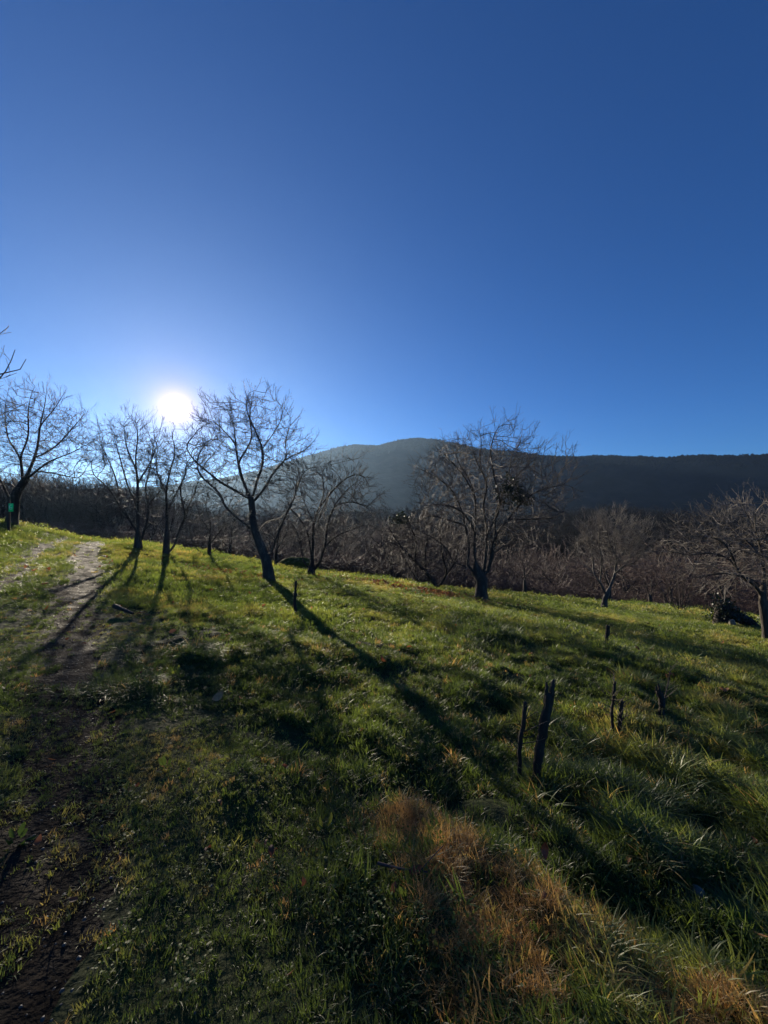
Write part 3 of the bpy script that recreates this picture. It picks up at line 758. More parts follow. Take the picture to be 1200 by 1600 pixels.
# right part of the meadow
t = traced_tree('bare_tree', 20.0, [(943, 954), (945, 940), (947, 926)], (0.21, 0.17), [
    ([(946, 928), (937, 910), (927, 896), (911, 883), (900, 878)], 0.12, -0.6), ([(948, 930), (953, 917), (961, 896), (962, 869), (960, 840), (964, 815)], 0.12, 0.5),
    ([(927, 896), (926, 870), (918, 840), (912, 815)], 0.07, 0.8), ([(937, 910), (940, 880), (936, 845), (938, 812)], 0.07, -0.7), ([(961, 896), (976, 884), (990, 880), (1000, 870)], 0.07, -0.8),
    ([(962, 880), (978, 855), (986, 825)], 0.06, 0.9), ([(962, 869), (950, 840), (950, 806)], 0.05, -0.8), ([(976, 884), (990, 860), (1000, 838)], 0.05, 0.6), ([(911, 885), (904, 865), (902, 845)], 0.05, 0.4)],
    112, (955, 848, 60, 50), n_attr=1100, up=0.15, tw_up=0.6, lenk=1.3, shoots=4, bark='bark_sidelit', twig='twig_sidelit')
tag(t, 'round topped bare tree with pale side-lit upright shoots alone on the right lawn', 'tree', GRP)

t = traced_tree('bare_tree', 12.0, [(1200, 1006), (1196, 971), (1190, 926)], (0.165, 0.14), [
    ([(1191, 930), (1180, 916), (1159, 901), (1124, 896), (1092, 902), (1072, 898)], 0.11, -0.5), ([(1190, 926), (1185, 912), (1153, 896), (1147, 881), (1130, 869), (1101, 864), (1078, 868)], 0.10, 0.6),
    ([(1192, 924), (1194, 905), (1188, 855), (1180, 820), (1180, 802), (1200, 779)], 0.09, -0.6), ([(1193, 926), (1205, 890), (1222, 850), (1240, 810)], 0.10, 0.8),
    ([(1190, 870), (1170, 848), (1150, 832), (1138, 818), (1120, 824)], 0.055, 0.9), ([(1153, 896), (1140, 860), (1120, 842), (1094, 838)], 0.05, -0.9), ([(1193, 920), (1220, 900), (1256, 890), (1290, 900)], 0.10, -0.5),
    ([(1180, 820), (1164, 800), (1158, 780)], 0.04, 0.4), ([(1124, 896), (1106, 880), (1090, 882)], 0.04, 0.6), ([(1188, 855), (1204, 828), (1222, 806)], 0.05, -0.7)],
    113, (1168, 850, 138, 80), n_attr=1100, tw_up=0.05, bark='bark', twig='twig_sidelit')
tag(t, 'spreading bare tree with long pale side-lit limbs beside the ivy covered stump', 'tree', GRP)

t = traced_tree('bare_tree', 25.0, [(820, 932), (820, 918), (820, 905)], (0.16, 0.13), [
    ([(820, 908), (818, 885), (812, 862), (816, 846)], 0.09, 0.5), ([(820, 906), (830, 888), (846, 872), (850, 858)], 0.08, -0.7), ([(820, 908), (806, 893), (794, 880)], 0.08, 0.8), ([(819, 890), (832, 866), (834, 850)], 0.06, 0.9)],
    114, (822, 878, 34, 34), n_attr=360, twig='twig_red')
tag(t, 'small bare tree with reddish twigs just right of the stout tree', 'tree', GRP)
t = traced_tree('bare_tree', 26.0, [(1016, 949), (1016, 940), (1017, 930)], (0.17, 0.15), [
    ([(1016, 934), (1008, 912), (1000, 896), (990, 886)], 0.1, 0.5), ([(1017, 933), (1024, 915), (1034, 900), (1046, 892)], 0.09, -0.7), ([(1017, 932), (1018, 905), (1014, 884)], 0.08, 0.9)],
    115, (1018, 908, 38, 30), n_attr=330, twig='twig_red')
tag(t, 'small pale trunked tree left of the many stemmed shrub', 'tree', GRP)

# coppiced shrub
rng = np.random.default_rng(116)
b = px(1062, 962, 21.5); b[2] = gz(b[0], b[1])
st = []
for i in range(26):
    a = rng.uniform(0, 6.28); inc = math.radians(rng.uniform(4, 34)); L = rng.uniform(2.0, 3.1)
    d = np.array([math.sin(inc) * math.cos(a), math.sin(inc) * math.sin(a), math.cos(inc)]); p0 = b + [0.3 * math.cos(a) * rng.random(), 0.3 * math.sin(a) * rng.random(), -0.05]
    st.append((np.array([p0, p0 + d * L * 0.5 + rng.normal(0, 0.05, 3), p0 + nrm(d + [0, 0, 0.15]) * L]), 0.026, 0.006))
sh = make_tree('coppiced_shrub', b, [(np.array([b, b + [0, 0, 0.1], b + [0.02, 0, 0.2]]), 0.28, 0.2)], st, rng, 'bark', 'twig_red', 0.55, up=0.5, ang=30, l1=0.25, smooth_sides=5)
tag(sh, 'coppiced shrub with a sheaf of thin straight stems', 'shrub')

# ------------------------------------------------------------------ background trees, copied
def proto_tree(seed, height, spread, bark, twig, name='background_tree', n_attr=300, stems=1, up=0.08):
    rng = np.random.default_rng(seed)
    lean = rng.normal(0, 0.15, 2); hh = height * rng.uniform(0.24, 0.34)
    T = np.array([[0, 0, 0], [lean[0] * 0.4, lean[1] * 0.4, hh * 0.5], [lean[0], lean[1], hh]])
    limbs = [a for a, _, _ in wild_limbs(T[-1], 3, rng, height * 0.3, 0.05, (20, 55), rng.uniform(0, 6), 0.1)]
    if stems > 1:
        limbs += [np.array([[0.05, 0.05, 0.1], [0.4 * math.cos(q), 0.4 * math.sin(q), hh * 0.6], [0.75 * math.cos(q), 0.75 * math.sin(q), hh * 1.2]]) for q in rng.uniform(0, 6.28, 2)]
    rz_ = height * 0.40; rx_ = height * 0.40 * spread
    t = sc_tree(name, (0, 0, 0), T, limbs, (lean[0], lean[1], height * 0.60), (rx_, rx_, rz_), rng, n_attr, bark, twig, tip=0.012, rtrunk=(height * 0.021, height * 0.016), twigs=3.4, up=up, tw_up=0.3, step=0.2, dk=0.3, sub=0.8, sides=6, tw_r=0.0095, lenk=1.3, shoots=1)
    t['many_stems'] = stems > 1
    return t
def copy_tree(src, loc, rz, s, tilt=(0, 0)):
    r = src.copy(); COL.objects.link(r); r.location = tuple(loc); r.rotation_euler = (tilt[0], tilt[1], rz); r.scale = (s, s, s)
    for ch in src.children:
        k = ch.copy(); COL.objects.link(k); k.parent = r
    return r
SKY_U = [-1.3, -0.9, -0.75, -0.62, -0.5, -0.2, 0.2]; SKY_E = [0.12, 0.105, 0.095, 0.05, 0.008, 0.0, -0.02]
def skyline_scale(x, y, h, rng):
    top = EYE + np.interp(x / y, SKY_U, SKY_E) * y
    return max(0.35, (top - gz(x, y)) * rng.uniform(0.78, 1.04) / h)
def plant(protos, spots, rng, label, cat, group, smin=0.85, smax=1.15):
    used = set()
    for (x, y, s) in spots:
        i = int(rng.integers(0, len(protos))); p = protos[i]
        loc = (x, y, gz(x, y) - 0.05); sc = s * rng.uniform(smin, smax)
        if i not in used:
            used.add(i); o = p; o.location = loc; o.rotation_euler = (0, 0, rng.uniform(0, 6.28)); o.scale = (sc,) * 3
        else:
            o = copy_tree(p, loc, rng.uniform(0, 6.28), sc)
        tag(o, label % ('with several stems' if p['many_stems'] else 'on a single trunk'), cat, group)
    for i, p in enumerate(protos):
        if i not in used:
            for ch in list(p.children): bpy.data.objects.remove(ch)
            bpy.data.objects.remove(p)

rng = np.random.default_rng(300)
orch = [proto_tree(310 + i, 4.6, 1.1, 'bark', 'twig_red', 'orchard_tree', 340, 1 + i % 2, 0.05) for i in range(4)]
spots = []
for Y in np.arange(30, 70, 5.0):
    for X in np.arange(2 if Y > 34 else 13, 62, 4.6):
        x, y = X + rng.normal(0, 0.8), Y + rng.normal(0, 0.8)
        if x < y * 1.25 and not (abs(x - 15) < 2.5 and y < 30): spots.append((x, y, 1.25))
plant(orch, spots, rng, 'small bare reddish orchard tree %s in the plantation beyond the lawn', 'tree', 'orchard trees beyond the lawn')

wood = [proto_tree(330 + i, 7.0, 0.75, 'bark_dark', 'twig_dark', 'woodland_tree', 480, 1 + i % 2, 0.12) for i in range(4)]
spots = []
for i in range(900):
    y = rng.uniform(36, 62); u = rng.uniform(-1.2, -0.6)
    x = u * y
    if all((x - a) ** 2 + (y - b_) ** 2 > 3.6 for a, b_, _ in spots): spots.append((x, y, skyline_scale(x, y, 7.0, rng)))
    if len(spots) > 110: break
plant(wood, spots, rng, 'dark bare tree %s in the dense wood behind the track', 'tree', 'trees of the wood behind the crest', 0.97, 1.03)

mid = [proto_tree(350 + i, 6.0, 0.85, 'bark_dark', 'twig', 'valley_tree', 420, 1 + (i + 1) % 2, 0.08) for i in range(3)]
spots = []
for i in range(200):
    y = rng.uniform(27, 62); u = rng.uniform(-0.62, 0.18); x = u * y
    if all((x - a) ** 2 + (y - b_) ** 2 > 7 for a, b_, _ in spots): spots.append((x, y, skyline_scale(x, y, 6.0, rng)))
    if len(spots) > 60: break
plant(mid, spots, rng, 'hazy bare tree %s in the hollow behind the crest', 'tree', 'trees in the hollow behind the crest', 0.97, 1.03)

# the valley floor behind reads as one mass of bare wood
rng = np.random.default_rng(390)
def joined(src):
    vs, fs, k = [], [], 0
    for ch in src.children:
        me = ch.data; v_ = np.empty(len(me.vertices) * 3, np.float32); me.vertices.foreach_get('co', v_); q_ = np.empty(len(me.loops), np.int32); me.loops.foreach_get('vertex_index', q_)
        vs.append(v_.reshape(-1, 3)); fs.append(q_.reshape(-1, 4) + k); k += len(vs[-1])
    return mesh_np('valley_wood', np.concatenate(vs), [np.concatenate(fs)])
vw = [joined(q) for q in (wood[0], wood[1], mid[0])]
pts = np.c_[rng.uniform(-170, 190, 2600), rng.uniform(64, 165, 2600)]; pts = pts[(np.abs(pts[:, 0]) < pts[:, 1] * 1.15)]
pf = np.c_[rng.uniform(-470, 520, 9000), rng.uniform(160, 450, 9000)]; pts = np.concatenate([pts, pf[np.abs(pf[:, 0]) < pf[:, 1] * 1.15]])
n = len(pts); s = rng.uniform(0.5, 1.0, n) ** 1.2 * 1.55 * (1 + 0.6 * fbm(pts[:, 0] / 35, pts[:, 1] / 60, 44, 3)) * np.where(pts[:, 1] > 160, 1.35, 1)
scatter('valley_wood', np.c_[pts, ground_z(pts[:, 0], pts[:, 1]) - 0.1], np.c_[np.zeros((n, 2)), rng.uniform(0, 6.28, n)], np.c_[s, s, s], rng.integers(0, 3, n), rng.random(n), vw, M['far_wood'], 'bare wood filling the valley floor below the mountain', 'woodland')  # very dark colour stands in for the mountain's shade on these trees

# bramble thickets and undergrowth in the woods: nobody could count the canes
rng = np.random.default_rng(400)
def bramble(rng, n=60, h=1.0):
    g = Geo(); P = np.zeros((n, 5, 3)); a = rng.uniform(0, 6.28, n); L = rng.uniform(0.6, 1.3, n) * h
    d0 = np.c_[np.cos(a), np.sin(a)]; base = rng.normal(0, 0.35, (n, 2))
    for k in range(5):
        tt = k / 4; P[:, k, :2] = base + d0 * (L * 0.7 * tt ** 1.3)[:, None]; P[:, k, 2] = L * (1.5 * tt - 0.75 * tt ** 2) + rng.normal(0, 0.05, n)
    tubes(g, P, np.tile(np.linspace(0.011, 0.005, 5), (n, 1)), 3)
    C, R, _ = children(P, np.full((n, 5), 0.008), rng, 3.0, 0.45, 55, 3, 0.2, 0.1)
    tubes(g, C, np.maximum(R, 0.005), 3)
    return g.mesh('bramble')
br = [bramble(rng) for _ in range(3)]
pts = []
for i in range(1500):
    if i % 2: y = rng.uniform(27, 62); u = rng.uniform(-1.3, 0.1)
    else: y = rng.uniform(29, 62); u = rng.uniform(0.0, 1.25)
    pts.append((u * y, y))
pts = np.array(pts); keep = fbm(pts[:, 0] * 0.12, pts[:, 1] * 0.12, 77, 3) > -0.35
keep &= ~((pts[:, 0] > 14) & (pts[:, 1] < 33)); pts = pts[keep]
n = len(pts); zz = ground_z(pts[:, 0], pts[:, 1]); s = rng.uniform(1.0, 2.1, n)
scatter('bramble', np.c_[pts, zz], np.c_[np.zeros((n, 2)), rng.uniform(0, 6.28, n)], np.c_[s, s, s * 0.9], rng.integers(0, 3, n), rng.random(n), br, M['twig_red'], 'reddish bramble and scrub filling the ground under the far trees', 'bramble')

# ------------------------------------------------------------------ stakes and stumps
def stake(name, line_px, Y, r, label, seed, split=0.0, twigs=0, rt=None, group=None, bulge=0.06):
    """weathered stake along traced pixels; split: length (m) of two prongs at the top"""
    rng = np.random.default_rng(seed)
    W = np.array([px(p, q, Y) for p, q in line_px]); W[0, 2] = gz(W[0, 0], W[0, 1]); b = W[0].copy()
    root = bpy.data.objects.new(name, None); COL.objects.link(root); root.location = tuple(b)
    K = 26; P = spline(W - b, K); u = np.linspace(0, 1, K); rt = rt or r * 0.75
    P[1:-1] += rng.normal(0, 0.002, (K - 2, 3)); wb = np.interp(u, np.linspace(0, 1, 6), rng.normal(0, 1, 6)); P[:, 0] += 0.16 * r * wb * np.sin(u * math.pi) * 2.2; P[0, 2] -= 0.12
    d = nrm(P[-1] - P[-4]); H = np.linalg.norm(P[-1] - P[0])
    kn = np.interp(u, np.linspace(0, 1, 9), rng.normal(0, 1, 9))
    R = (r + (rt - r) * u) * (1 + bulge * kn)
    g = Geo()
    P2 = np.concatenate([P, P[-1:] + d * 0.006, P[-1:] + d * 0.010 + [[rt * 0.3, 0, 0]]]); R2 = np.concatenate([R, R[-1:] * 0.7, [0.001]])
    tubes(g, P2[None], R2[None], 12, 0.12, rng)
    obj('post', g.mesh('post'), M['wood'], root)
    if split:
        for sx, l, rr_ in ((-0.5, 0.8, 0.5), (0.5, 1.0, 0.62)):
            h = Geo(); o_ = P[-1] + np.array([sx * rt, 0.3 * sx * rt, 0]) - d * 0.05
            n_ = 10; q = np.linspace(0, 1, n_)[:, None]
            Q = o_ + d * (split * l + 0.05) * q + np.array([sx * 0.022 * split / 0.12, 0, 0]) * q ** 1.5 + rng.normal(0, 0.002, (n_, 3))
            tubes(h, Q[None], (rt * rr_ * np.linspace(1.05, 0.55, n_) * np.r_[np.ones(n_ - 2), 0.7, 0.05])[None], 8, 0.2, rng)
            obj('prong', h.mesh('prong'), M['wood'], root)
    if twigs:
        h = Geo(); C, R_, _ = children(P[None], R[None], rng, twigs / max(H, .2), 0.35, 50, 5, 0.35, 0.25, 0.3, 0.3, 0.08, 0.6)
        tubes(h, C, np.maximum(R_, 0.0025), 4)
        C2, R2_, _ = children(C, R_, rng, 8, 0.5, 50, 4, 0.2, 0.2, 0.7, 0.5, 0.05, 0.3); tubes(h, C2, np.maximum(R2_, 0.002), 3)
        obj('twigs', h.mesh('twigs'), M['twig_dark'], root)['kind'] = 'stuff'
    return tag(root, label, 'stake', group)
SG = 'old stakes standing in the meadow'
stake('wooden_stake', [(836, 1234), (842, 1180), (848, 1135), (856, 1108), (858, 1086)], 2.9, 0.031, 'tall dark wooden stake with a split forked top', 501, 0.13, 0, 0.035, SG)
stake('wooden_stake', [(812, 1228), (813, 1170), (817, 1130), (821, 1098)], 2.95, 0.017, 'thinner stake with a cut top right beside the forked stake', 502, 0, 7, 0.015, SG)
stake('wooden_stake', [(957, 1154), (957, 1110), (961, 1066)], 3.75, 0.015, 'slim twiggy stake, straighter of the close pair', 503, 0, 14, 0.013, SG)
stake('wooden_stake', [(967, 1166), (968, 1130), (972, 1096)], 3.7, 0.016, 'shorter twiggy stake, lower of the close pair', 504, 0, 20, 0.014, SG, 0.12)
stake('wooden_stake', [(1033, 1123), (1032, 1095), (1029, 1080)], 4.3, 0.028, 'broken stake with a ragged double top next to a thin sapling', 505, 0.09, 6, 0.027, SG, 0.12)
stake('wooden_stake', [(949, 1020), (949, 1000), (950, 978)], 7.5, 0.036, 'short stake alone on the lawn with a sprig on top', 506, 0, 12, 0.036, SG, 0.12)
stake('wooden_stake', [(462, 968), (461, 935), (463, 908)], 8.0, 0.036, 'dark stake with withered shoots in the shadow of the forked tree', 507, 0, 22, 0.024, SG, 0.12)
rng = np.random.default_rng(508)
b = px(1036, 1122, 4.35); b[2] = gz(b[0], b[1]); g = Geo()
P = spline([b * 0, [0.02, 0, 0.25], [0.08, 0.02, 0.45], [0.10, 0.02, 0.62]], 8); tubes(g, P[None], np.linspace(0.009, 0.003, 8)[None], 5)
C, R_, _ = children(P[None], np.full((1, 8), 0.005), rng, 12, 0.3, 45, 4, 0.3, 0.3); tubes(g, C, np.maximum(R_, 0.002), 3)
tag(obj('sapling', g.mesh('sapling'), M['twig_dark'], loc=b), 'thin leafless sapling whip next to the broken stake', 'sapling')

# ivy covered stump by the spreading tree
rng = np.random.default_rng(520)
b = px(1140, 980, 15.0); b[2] = gz(b[0], b[1])
root = bpy.data.objects.new('ivy_stump', None); COL.objects.link(root); root.location = tuple(b)
g = Geo(); P = spline([[-0.35, 0, -0.1], [-0.3, 0, 0.4], [-0.2, 0.05, 0.85]], 10); tubes(g, P[None], np.linspace(0.30, 0.2, 10)[None], 12, 0.12, rng)
obj('stump', g.mesh('stump'), M['bark_dark'], root)
g = Geo(); P = spline([[-0.2, 0, 0.45], [0.4, -0.05, 0.3], [1.0, -0.1, -0.15]], 12); tubes(g, P[None], np.linspace(0.24, 0.17, 12)[None], 12, 0.12, rng)
obj('fallen_limb', g.mesh('fallen_limb'), M['bark_dark'], root)
i1 = obj('ivy', ivy_ball(900, rng, (0.55, 0.45, 0.62), 0.09), M['ivy'], root); i1.location = (-0.25, -0.05, 0.55)
i2 = obj('ivy', ivy_ball(700, rng, (0.75, 0.4, 0.3), 0.09), M['ivy'], root); i2.location = (0.45, -0.05, 0.22); i2.rotation_euler = (0, 0.45, 0); i1['kind'] = i2['kind'] = 'stuff'
tag(root, 'dark ivy covered stump with a fallen limb on the right lawn', 'stump')

def rock(name, loc, size, mat, seed, n=3):
    rng = np.random.default_rng(seed)
    U, Vn = 22, 12
    th = np.linspace(0, 2 * math.pi, U, endpoint=False); ph = np.linspace(0.02, math.pi - 0.02, Vn)
    T, Pp = np.meshgrid(th, ph)
    d = np.stack([np.sin(Pp) * np.cos(T), np.sin(Pp) * np.sin(T), np.cos(Pp)], -1)
    r = 1 + 0.25 * fbm(d[..., 0] * 1.6 + 5 + seed, d[..., 1] * 1.6 + d[..., 2] * 1.9, seed, 4)
    V = d * r[..., None] * np.array(size)
    i = np.arange(Vn - 1)[:, None] * U + np.arange(U)[None]; j = np.arange(Vn - 1)[:, None] * U + (np.arange(U)[None] + 1) % U
    return obj(name, mesh_np(name, V.reshape(-1, 3), [np.stack([i, i + U, j + U, j], -1).reshape(-1, 4)]), mat, loc=loc)
b = px(461, 892, 20.5); b[2] = gz(b[0], b[1]) + 0.22
tag(rock('mossy_mound', b, (0.95, 0.7, 0.5), M['moss'], 531), 'low mossy mound behind the forked tree', 'mound')
b = px(1090, 1412, 1.98); b[2] = gz(b[0], b[1]) + 0.035
tag(rock('pale_stone', b, (0.034, 0.03, 0.022), M['stone'], 532), 'small pale stone half sunk in the long dark grass', 'stone')
b = px(985 + 159, 976, 14.3); b[2] = gz(b[0], b[1]) + 0.12
tag(rock('pale_stone', b, (0.10, 0.09, 0.14), M['stone'], 533), 'pale stone at the foot of the ivy covered stump', 'stone')

# sign on the bank
b = np.array(px(17, 822, 14.2)); b[2] = gz(b[0], b[1])
root = bpy.data.objects.new('green_sign', None); COL.objects.link(root); root.location = tuple(b)
g = Geo(); tubes(g, np.array([[[-0.10, 0.02, -0.15], [-0.10, 0.02, 0.5], [-0.10, 0.02, 1.3]]]), np.full((1, 3), 0.045), 8, 0.05, rng)
obj('post', g.mesh('post'), M['wood'], root)
def slab(w, d, h): 
    v = np.array([[x, y, z] for x in (-w, w) for y in (-d, d) for z in (-h, h)]); f = [[0, 1, 3, 2], [4, 6, 7, 5], [0, 4, 5, 1], [2, 3, 7, 6], [0, 2, 6, 4], [1, 5, 7, 3]]
    return mesh_np('board', v, [np.array(f)], False)
bd = obj('board', slab(0.085, 0.006, 0.15), M['sign_green'], root); bd.location = (0.03, -0.03, 0.93)
g = Geo(); P = spline([[0.035, -0.011, 0.10], [-0.03, -0.011, 0.07], [-0.045, -0.011, -0.01], [-0.02, -0.011, -0.07], [0.04, -0.011, -0.055], [0.045, -0.011, -0.005], [-0.02, -0.011, -0.005]], 16)
tubes(g, P[None], np.full((1, 16), 0.011), 6); mk = obj('mark', g.mesh('mark'), M['sign_white'], root); mk.location = (0.03, -0.03, 0.93); mk['label'] = 'white curled mark on the green board'
tag(root, 'small green sign with a white mark on a post on the bank', 'sign')

# ------------------------------------------------------------------ fallen wood and single leaves
def stick(name, pts, r, label, seed, mat='wood', forks=3, cat='branch'):
    rng = np.random.default_rng(seed); pts = np.array([[x, y, gz(x, y) + h] for x, y, h in pts]); b = pts[0].copy()
    g = Geo(); P = spline(pts - b, 10); tubes(g, P[None], (r * np.linspace(1, 0.5, 10))[None], 8, 0.12, rng)
    if forks:
        C, R_, _ = children(P[None], np.full((1, 10), r), rng, forks / np.linalg.norm(P[-1]), 0.4, 45, 5, 0.3, 0.3, 0.5, 0.4); tubes(g, C, np.maximum(R_, 0.003), 4)
    return tag(obj(name, g.mesh(name), M[mat], loc=b), label, cat)
p = px(178, 972, 6.1); q = px(208, 984, 5.9)
stick('broken_branch', [(p[0], p[1], 0.10), ((p[0] + q[0]) / 2, (p[1] + q[1]) / 2, 0.09), (q[0], q[1], 0.05)], 0.035, 'broken pale branch lying in the grass beside the track', 541)
p = px(590, 1372, 1.82); q = px(668, 1392, 1.78)
stick('fallen_stick', [(p[0], p[1], 0.06), ((p[0] + q[0]) / 2, (p[1] + q[1]) / 2, 0.055), (q[0], q[1], 0.045)], 0.007, 'reddish stick lying among the clover', 542, 'twig_red', 2, 'stick')
def leaf_mesh(L, w, curl, seed=0):
    u = np.linspace(0, 1, 7); v = np.array([-1, -0.45, 0, 0.45, 1]); ww = w * np.sin(np.clip(u * 1.02, 0, 1) * math.pi) ** 0.7
    V = np.zeros((7, 5, 3)); V[..., 0] = u[:, None] * L; V[..., 1] = ww[:, None] * v[None]
    V[..., 2] = curl * L * (u[:, None] - 0.5) ** 2 * 2 + 0.35 * np.abs(v)[None] * ww[:, None] * (0.4 + u[:, None])
    return mesh_np('leaf', V.reshape(-1, 3), [grid_faces(7, 5)])
M['orange_leaf'] = noise_mat('orange_leaf', [(0.3, (0.42, 0.15, 0.06)), (0.7, (0.6, 0.28, 0.12))], 40, 3, 0.55, 0.2, 80)
M['red_leaf'] = noise_mat('red_leaf', [(0.3, (0.22, 0.04, 0.015)), (0.7, (0.4, 0.09, 0.03))], 40, 3, 0.5, 0.2, 80)
def leaf_at(p, q, Y, L, w, mat, rot, h, label):
    b = px(p, q, Y); b[2] = gz(b[0], b[1]) + h
    o = obj('fallen_leaf', leaf_mesh(L, w, 0.5), M[mat], loc=b); o.rotation_euler = rot
    tag(o, label, 'leaf', 'single dead leaves in the grass')
leaf_at(333, 1099, 3.4, 0.11, 0.04, 'orange_leaf', (0.6, -0.5, 0.4), 0.07, 'orange dead leaf lying on the short grass below the big tussock')
leaf_at(851, 1392, 1.85, 0.075, 0.018, 'red_leaf', (0.2, -1.3, 1.2), 0.12, 'upright red leaf at the edge of the straw coloured grass')
leaf_at(640, 1384, 1.78, 0.065, 0.017, 'red_leaf', (0.5, -0.3, 0.3), 0.045, 'dark red leaf curled beside the reddish stick')

# ------------------------------------------------------------------ grass, weeds, leaves, gravel
def tuft(rng, n, h, rad, bend, w, rows=4, lean=0.25):
    a = rng.uniform(0, 6.28, n); rr = rad * np.sqrt(rng.random(n)); b = np.c_[rr * np.cos(a), rr * np.sin(a)]
    az = a + rng.normal(0, 1.6, n); d = np.c_[np.cos(az), np.sin(az)]; s = np.c_[-np.sin(az), np.cos(az)]
    H = h * rng.uniform(0.45, 1.15, n); bd = bend * rng.uniform(0.3, 1.4, n); ln = lean * rng.uniform(0, 1.2, n)
    t = np.linspace(0, 1, rows); V = []; W = w * rng.uniform(0.7, 1.3, n)
    for k, tt in enumerate(t):
        out = H * (ln * tt + bd * tt ** 2); up = H * (tt - 0.42 * bd * tt ** 2.4)
        c = np.c_[b + d * out[:, None], up - 0.012]
        ww = (W * (1 - 0.55 * tt))[:, None] * np.c_[s, np.zeros(n)]
        if k < rows - 1: V += [c - ww, c + ww]
        else: V += [c]
    V = np.stack(V, 1); m = V.shape[1]; base = np.arange(n)[:, None] * m
    q = np.concatenate([base + np.array([[2 * k, 2 * k + 1, 2 * k + 3, 2 * k + 2]]) for k in range(rows - 2)])
    tri = base + np.array([[m - 3, m - 2, m - 1]])
    return mesh_np('tuft', V.reshape(-1, 3), [q, tri])

rng = np.random.default_rng(600)
shapes = [tuft(rng, 40, 0.046, 0.055, 0.75, 0.0024) for _ in range(3)]                 # 0-2 short turf
shapes += [tuft(rng, 34, 0.075, 0.055, 0.6, 0.0027, 4, 0.4) for _ in range(3)]       # 3-5 meadow
shapes += [tuft(rng, 30, 0.14, 0.06, 1.0, 0.0034, 5, 0.5) for _ in range(3)]        # 6-8 long arching
shapes += [tuft(rng, 60, 0.085, 0.06, 0.8, 0.0013, 4, 0.5) for _ in range(3)]        # 9-11 straw
shapes += [tuft(rng, 130, 0.075, 0.22, 0.4, 0.0042, 3, 0.35) for _ in range(3)]        # 12-14 patch for the middle distance
shapes += [tuft(rng, 110, 0.09, 0.42, 0.35, 0.010, 3, 0.3) for _ in range(3)]          # 15-17 patch far off

def jitter_grid(x0, x1, y0, y1, s, rng):
    gx_, gy_ = np.meshgrid(np.arange(x0, x1, s), np.arange(y0, y1, s)); n = gx_.size
    return np.c_[gx_.ravel() + rng.uniform(-0.6, 0.6, n) * s, gy_.ravel() + rng.uniform(-0.6, 0.6, n) * s]
def in_view(p, m=2.0): return (np.abs(p[:, 0]) < p[:, 1] * 1.06 + m) & (p[:, 1] > 0.25)

P_, I_, S_, T_, RT = [], [], [], [], []
def lay(pts, idx, scl, tint, tilt=0.26):
    n = len(pts); z = ground_z(pts[:, 0], pts[:, 1])
    P_.append(np.c_[pts, z + 0.012 * soil_amount(pts[:, 0], pts[:, 1])]); I_.append(idx); S_.append(scl); T_.append(tint)
    RT.append(np.c_[rng.normal(0, tilt, (n, 2)), rng.uniform(0, 6.28, n)])
def soil_amount(x, y):
    x = np.asarray(x, float); y = np.asarray(y, float)
    d1 = seg_dist(x, y, PATH_C[::3]); d2 = seg_dist(x, y, PATH_L[::3])
    return np.maximum(sstep(0.42 + 0.14 * sstep(4, 8, y), 0.16 + 0.12 * sstep(4, 8, y), d1 + 0.25 * fbm(x * 2.2, y * 2.2, 61, 3)), 0.8 * sstep(0.26, 0.08, d2 + 0.22 * fbm(x * 2.2, y * 2.2, 62, 3)))
def verge(x, y): return sstep(1.6, 0.7, np.minimum(seg_dist(x, y, PATH_C[::3]), seg_dist(x, y, PATH_L[::3])))
def tint_at(x, y, n):
    base = 0.27 + 0.45 * fbm(x * 0.8, y * 0.8, 81, 3) + 0.25 * fbm(x * 4, y * 4, 82, 2) + rng.normal(0, 0.06, n)
    return base
def litter(x, y): return np.exp(-(((x - 1.35) * 0.97 - (y - 17.2) * 0.25) / 2.0) ** 2 - (((x - 1.35) * 0.25 + (y - 17.2) * 0.97) / 0.75) ** 2)
# near
p = jitter_grid(-9, 9, 0.25, 7.0, 0.043, rng); p = p[in_view(p, 1.6)]
x, y = p.T; n = len(p)
so = soil_amount(x, y); dm = dry_mask(x, y); tm = tall_mask(x, y); vg = verge(x, y)
keep = rng.random(n) > so * (0.42 + 0.42 * sstep(1.8, 4.0, y) + 0.5 * np.clip(fbm(x * 3, y * 3, 63, 3), 0, 0.6))
keep &= (rng.random(n) < np.where(y > 4.5, 0.65, 1.0))
bare = fbm(x * 1.6, y * 1.6, 90, 3)
keep &= ~((bare < -0.42) & (rng.random(n) < 0.8))
tt = tint_at(x, y, n)
r = rng.random(n)
idx = np.where(r < 0.55 + 0.4 * vg - 0.5 * tm, 0, 3)
idx = np.where((tm > 0.25) & (r < 0.9 * tm) & (fbm(x * 2.6, y * 2.6, 95, 2) > 0.02), 6, idx)
idx = np.where(rng.random(n) < dm * np.clip(0.5 + 2.0 * fbm(x * 5.0, y * 5.0, 98, 3), 0.0, 0.9), 9, idx) + rng.integers(0, 3, n)
left = sstep(-0.2, -1.2, x)
tt = tt + np.where((idx >= 6) & (idx < 9), 0.08, 0)
tt = np.where(idx >= 9, 0.88 + rng.normal(0, 0.09, n), np.clip(tt, 0.02, 0.62) + 0.10 * (rng.random(n) < 0.08))
mk = (idx < 9) & (rng.random(n) < 0.05 + 0.3 * dm); tt = np.where(mk, rng.uniform(0.6, 0.85, n), tt)
sc1 = rng.uniform(0.7, 1.3, n) * (1 + 0.25 * fbm(x * 1.3, y * 1.3, 96, 2)) * (1 - 0.35 * vg)
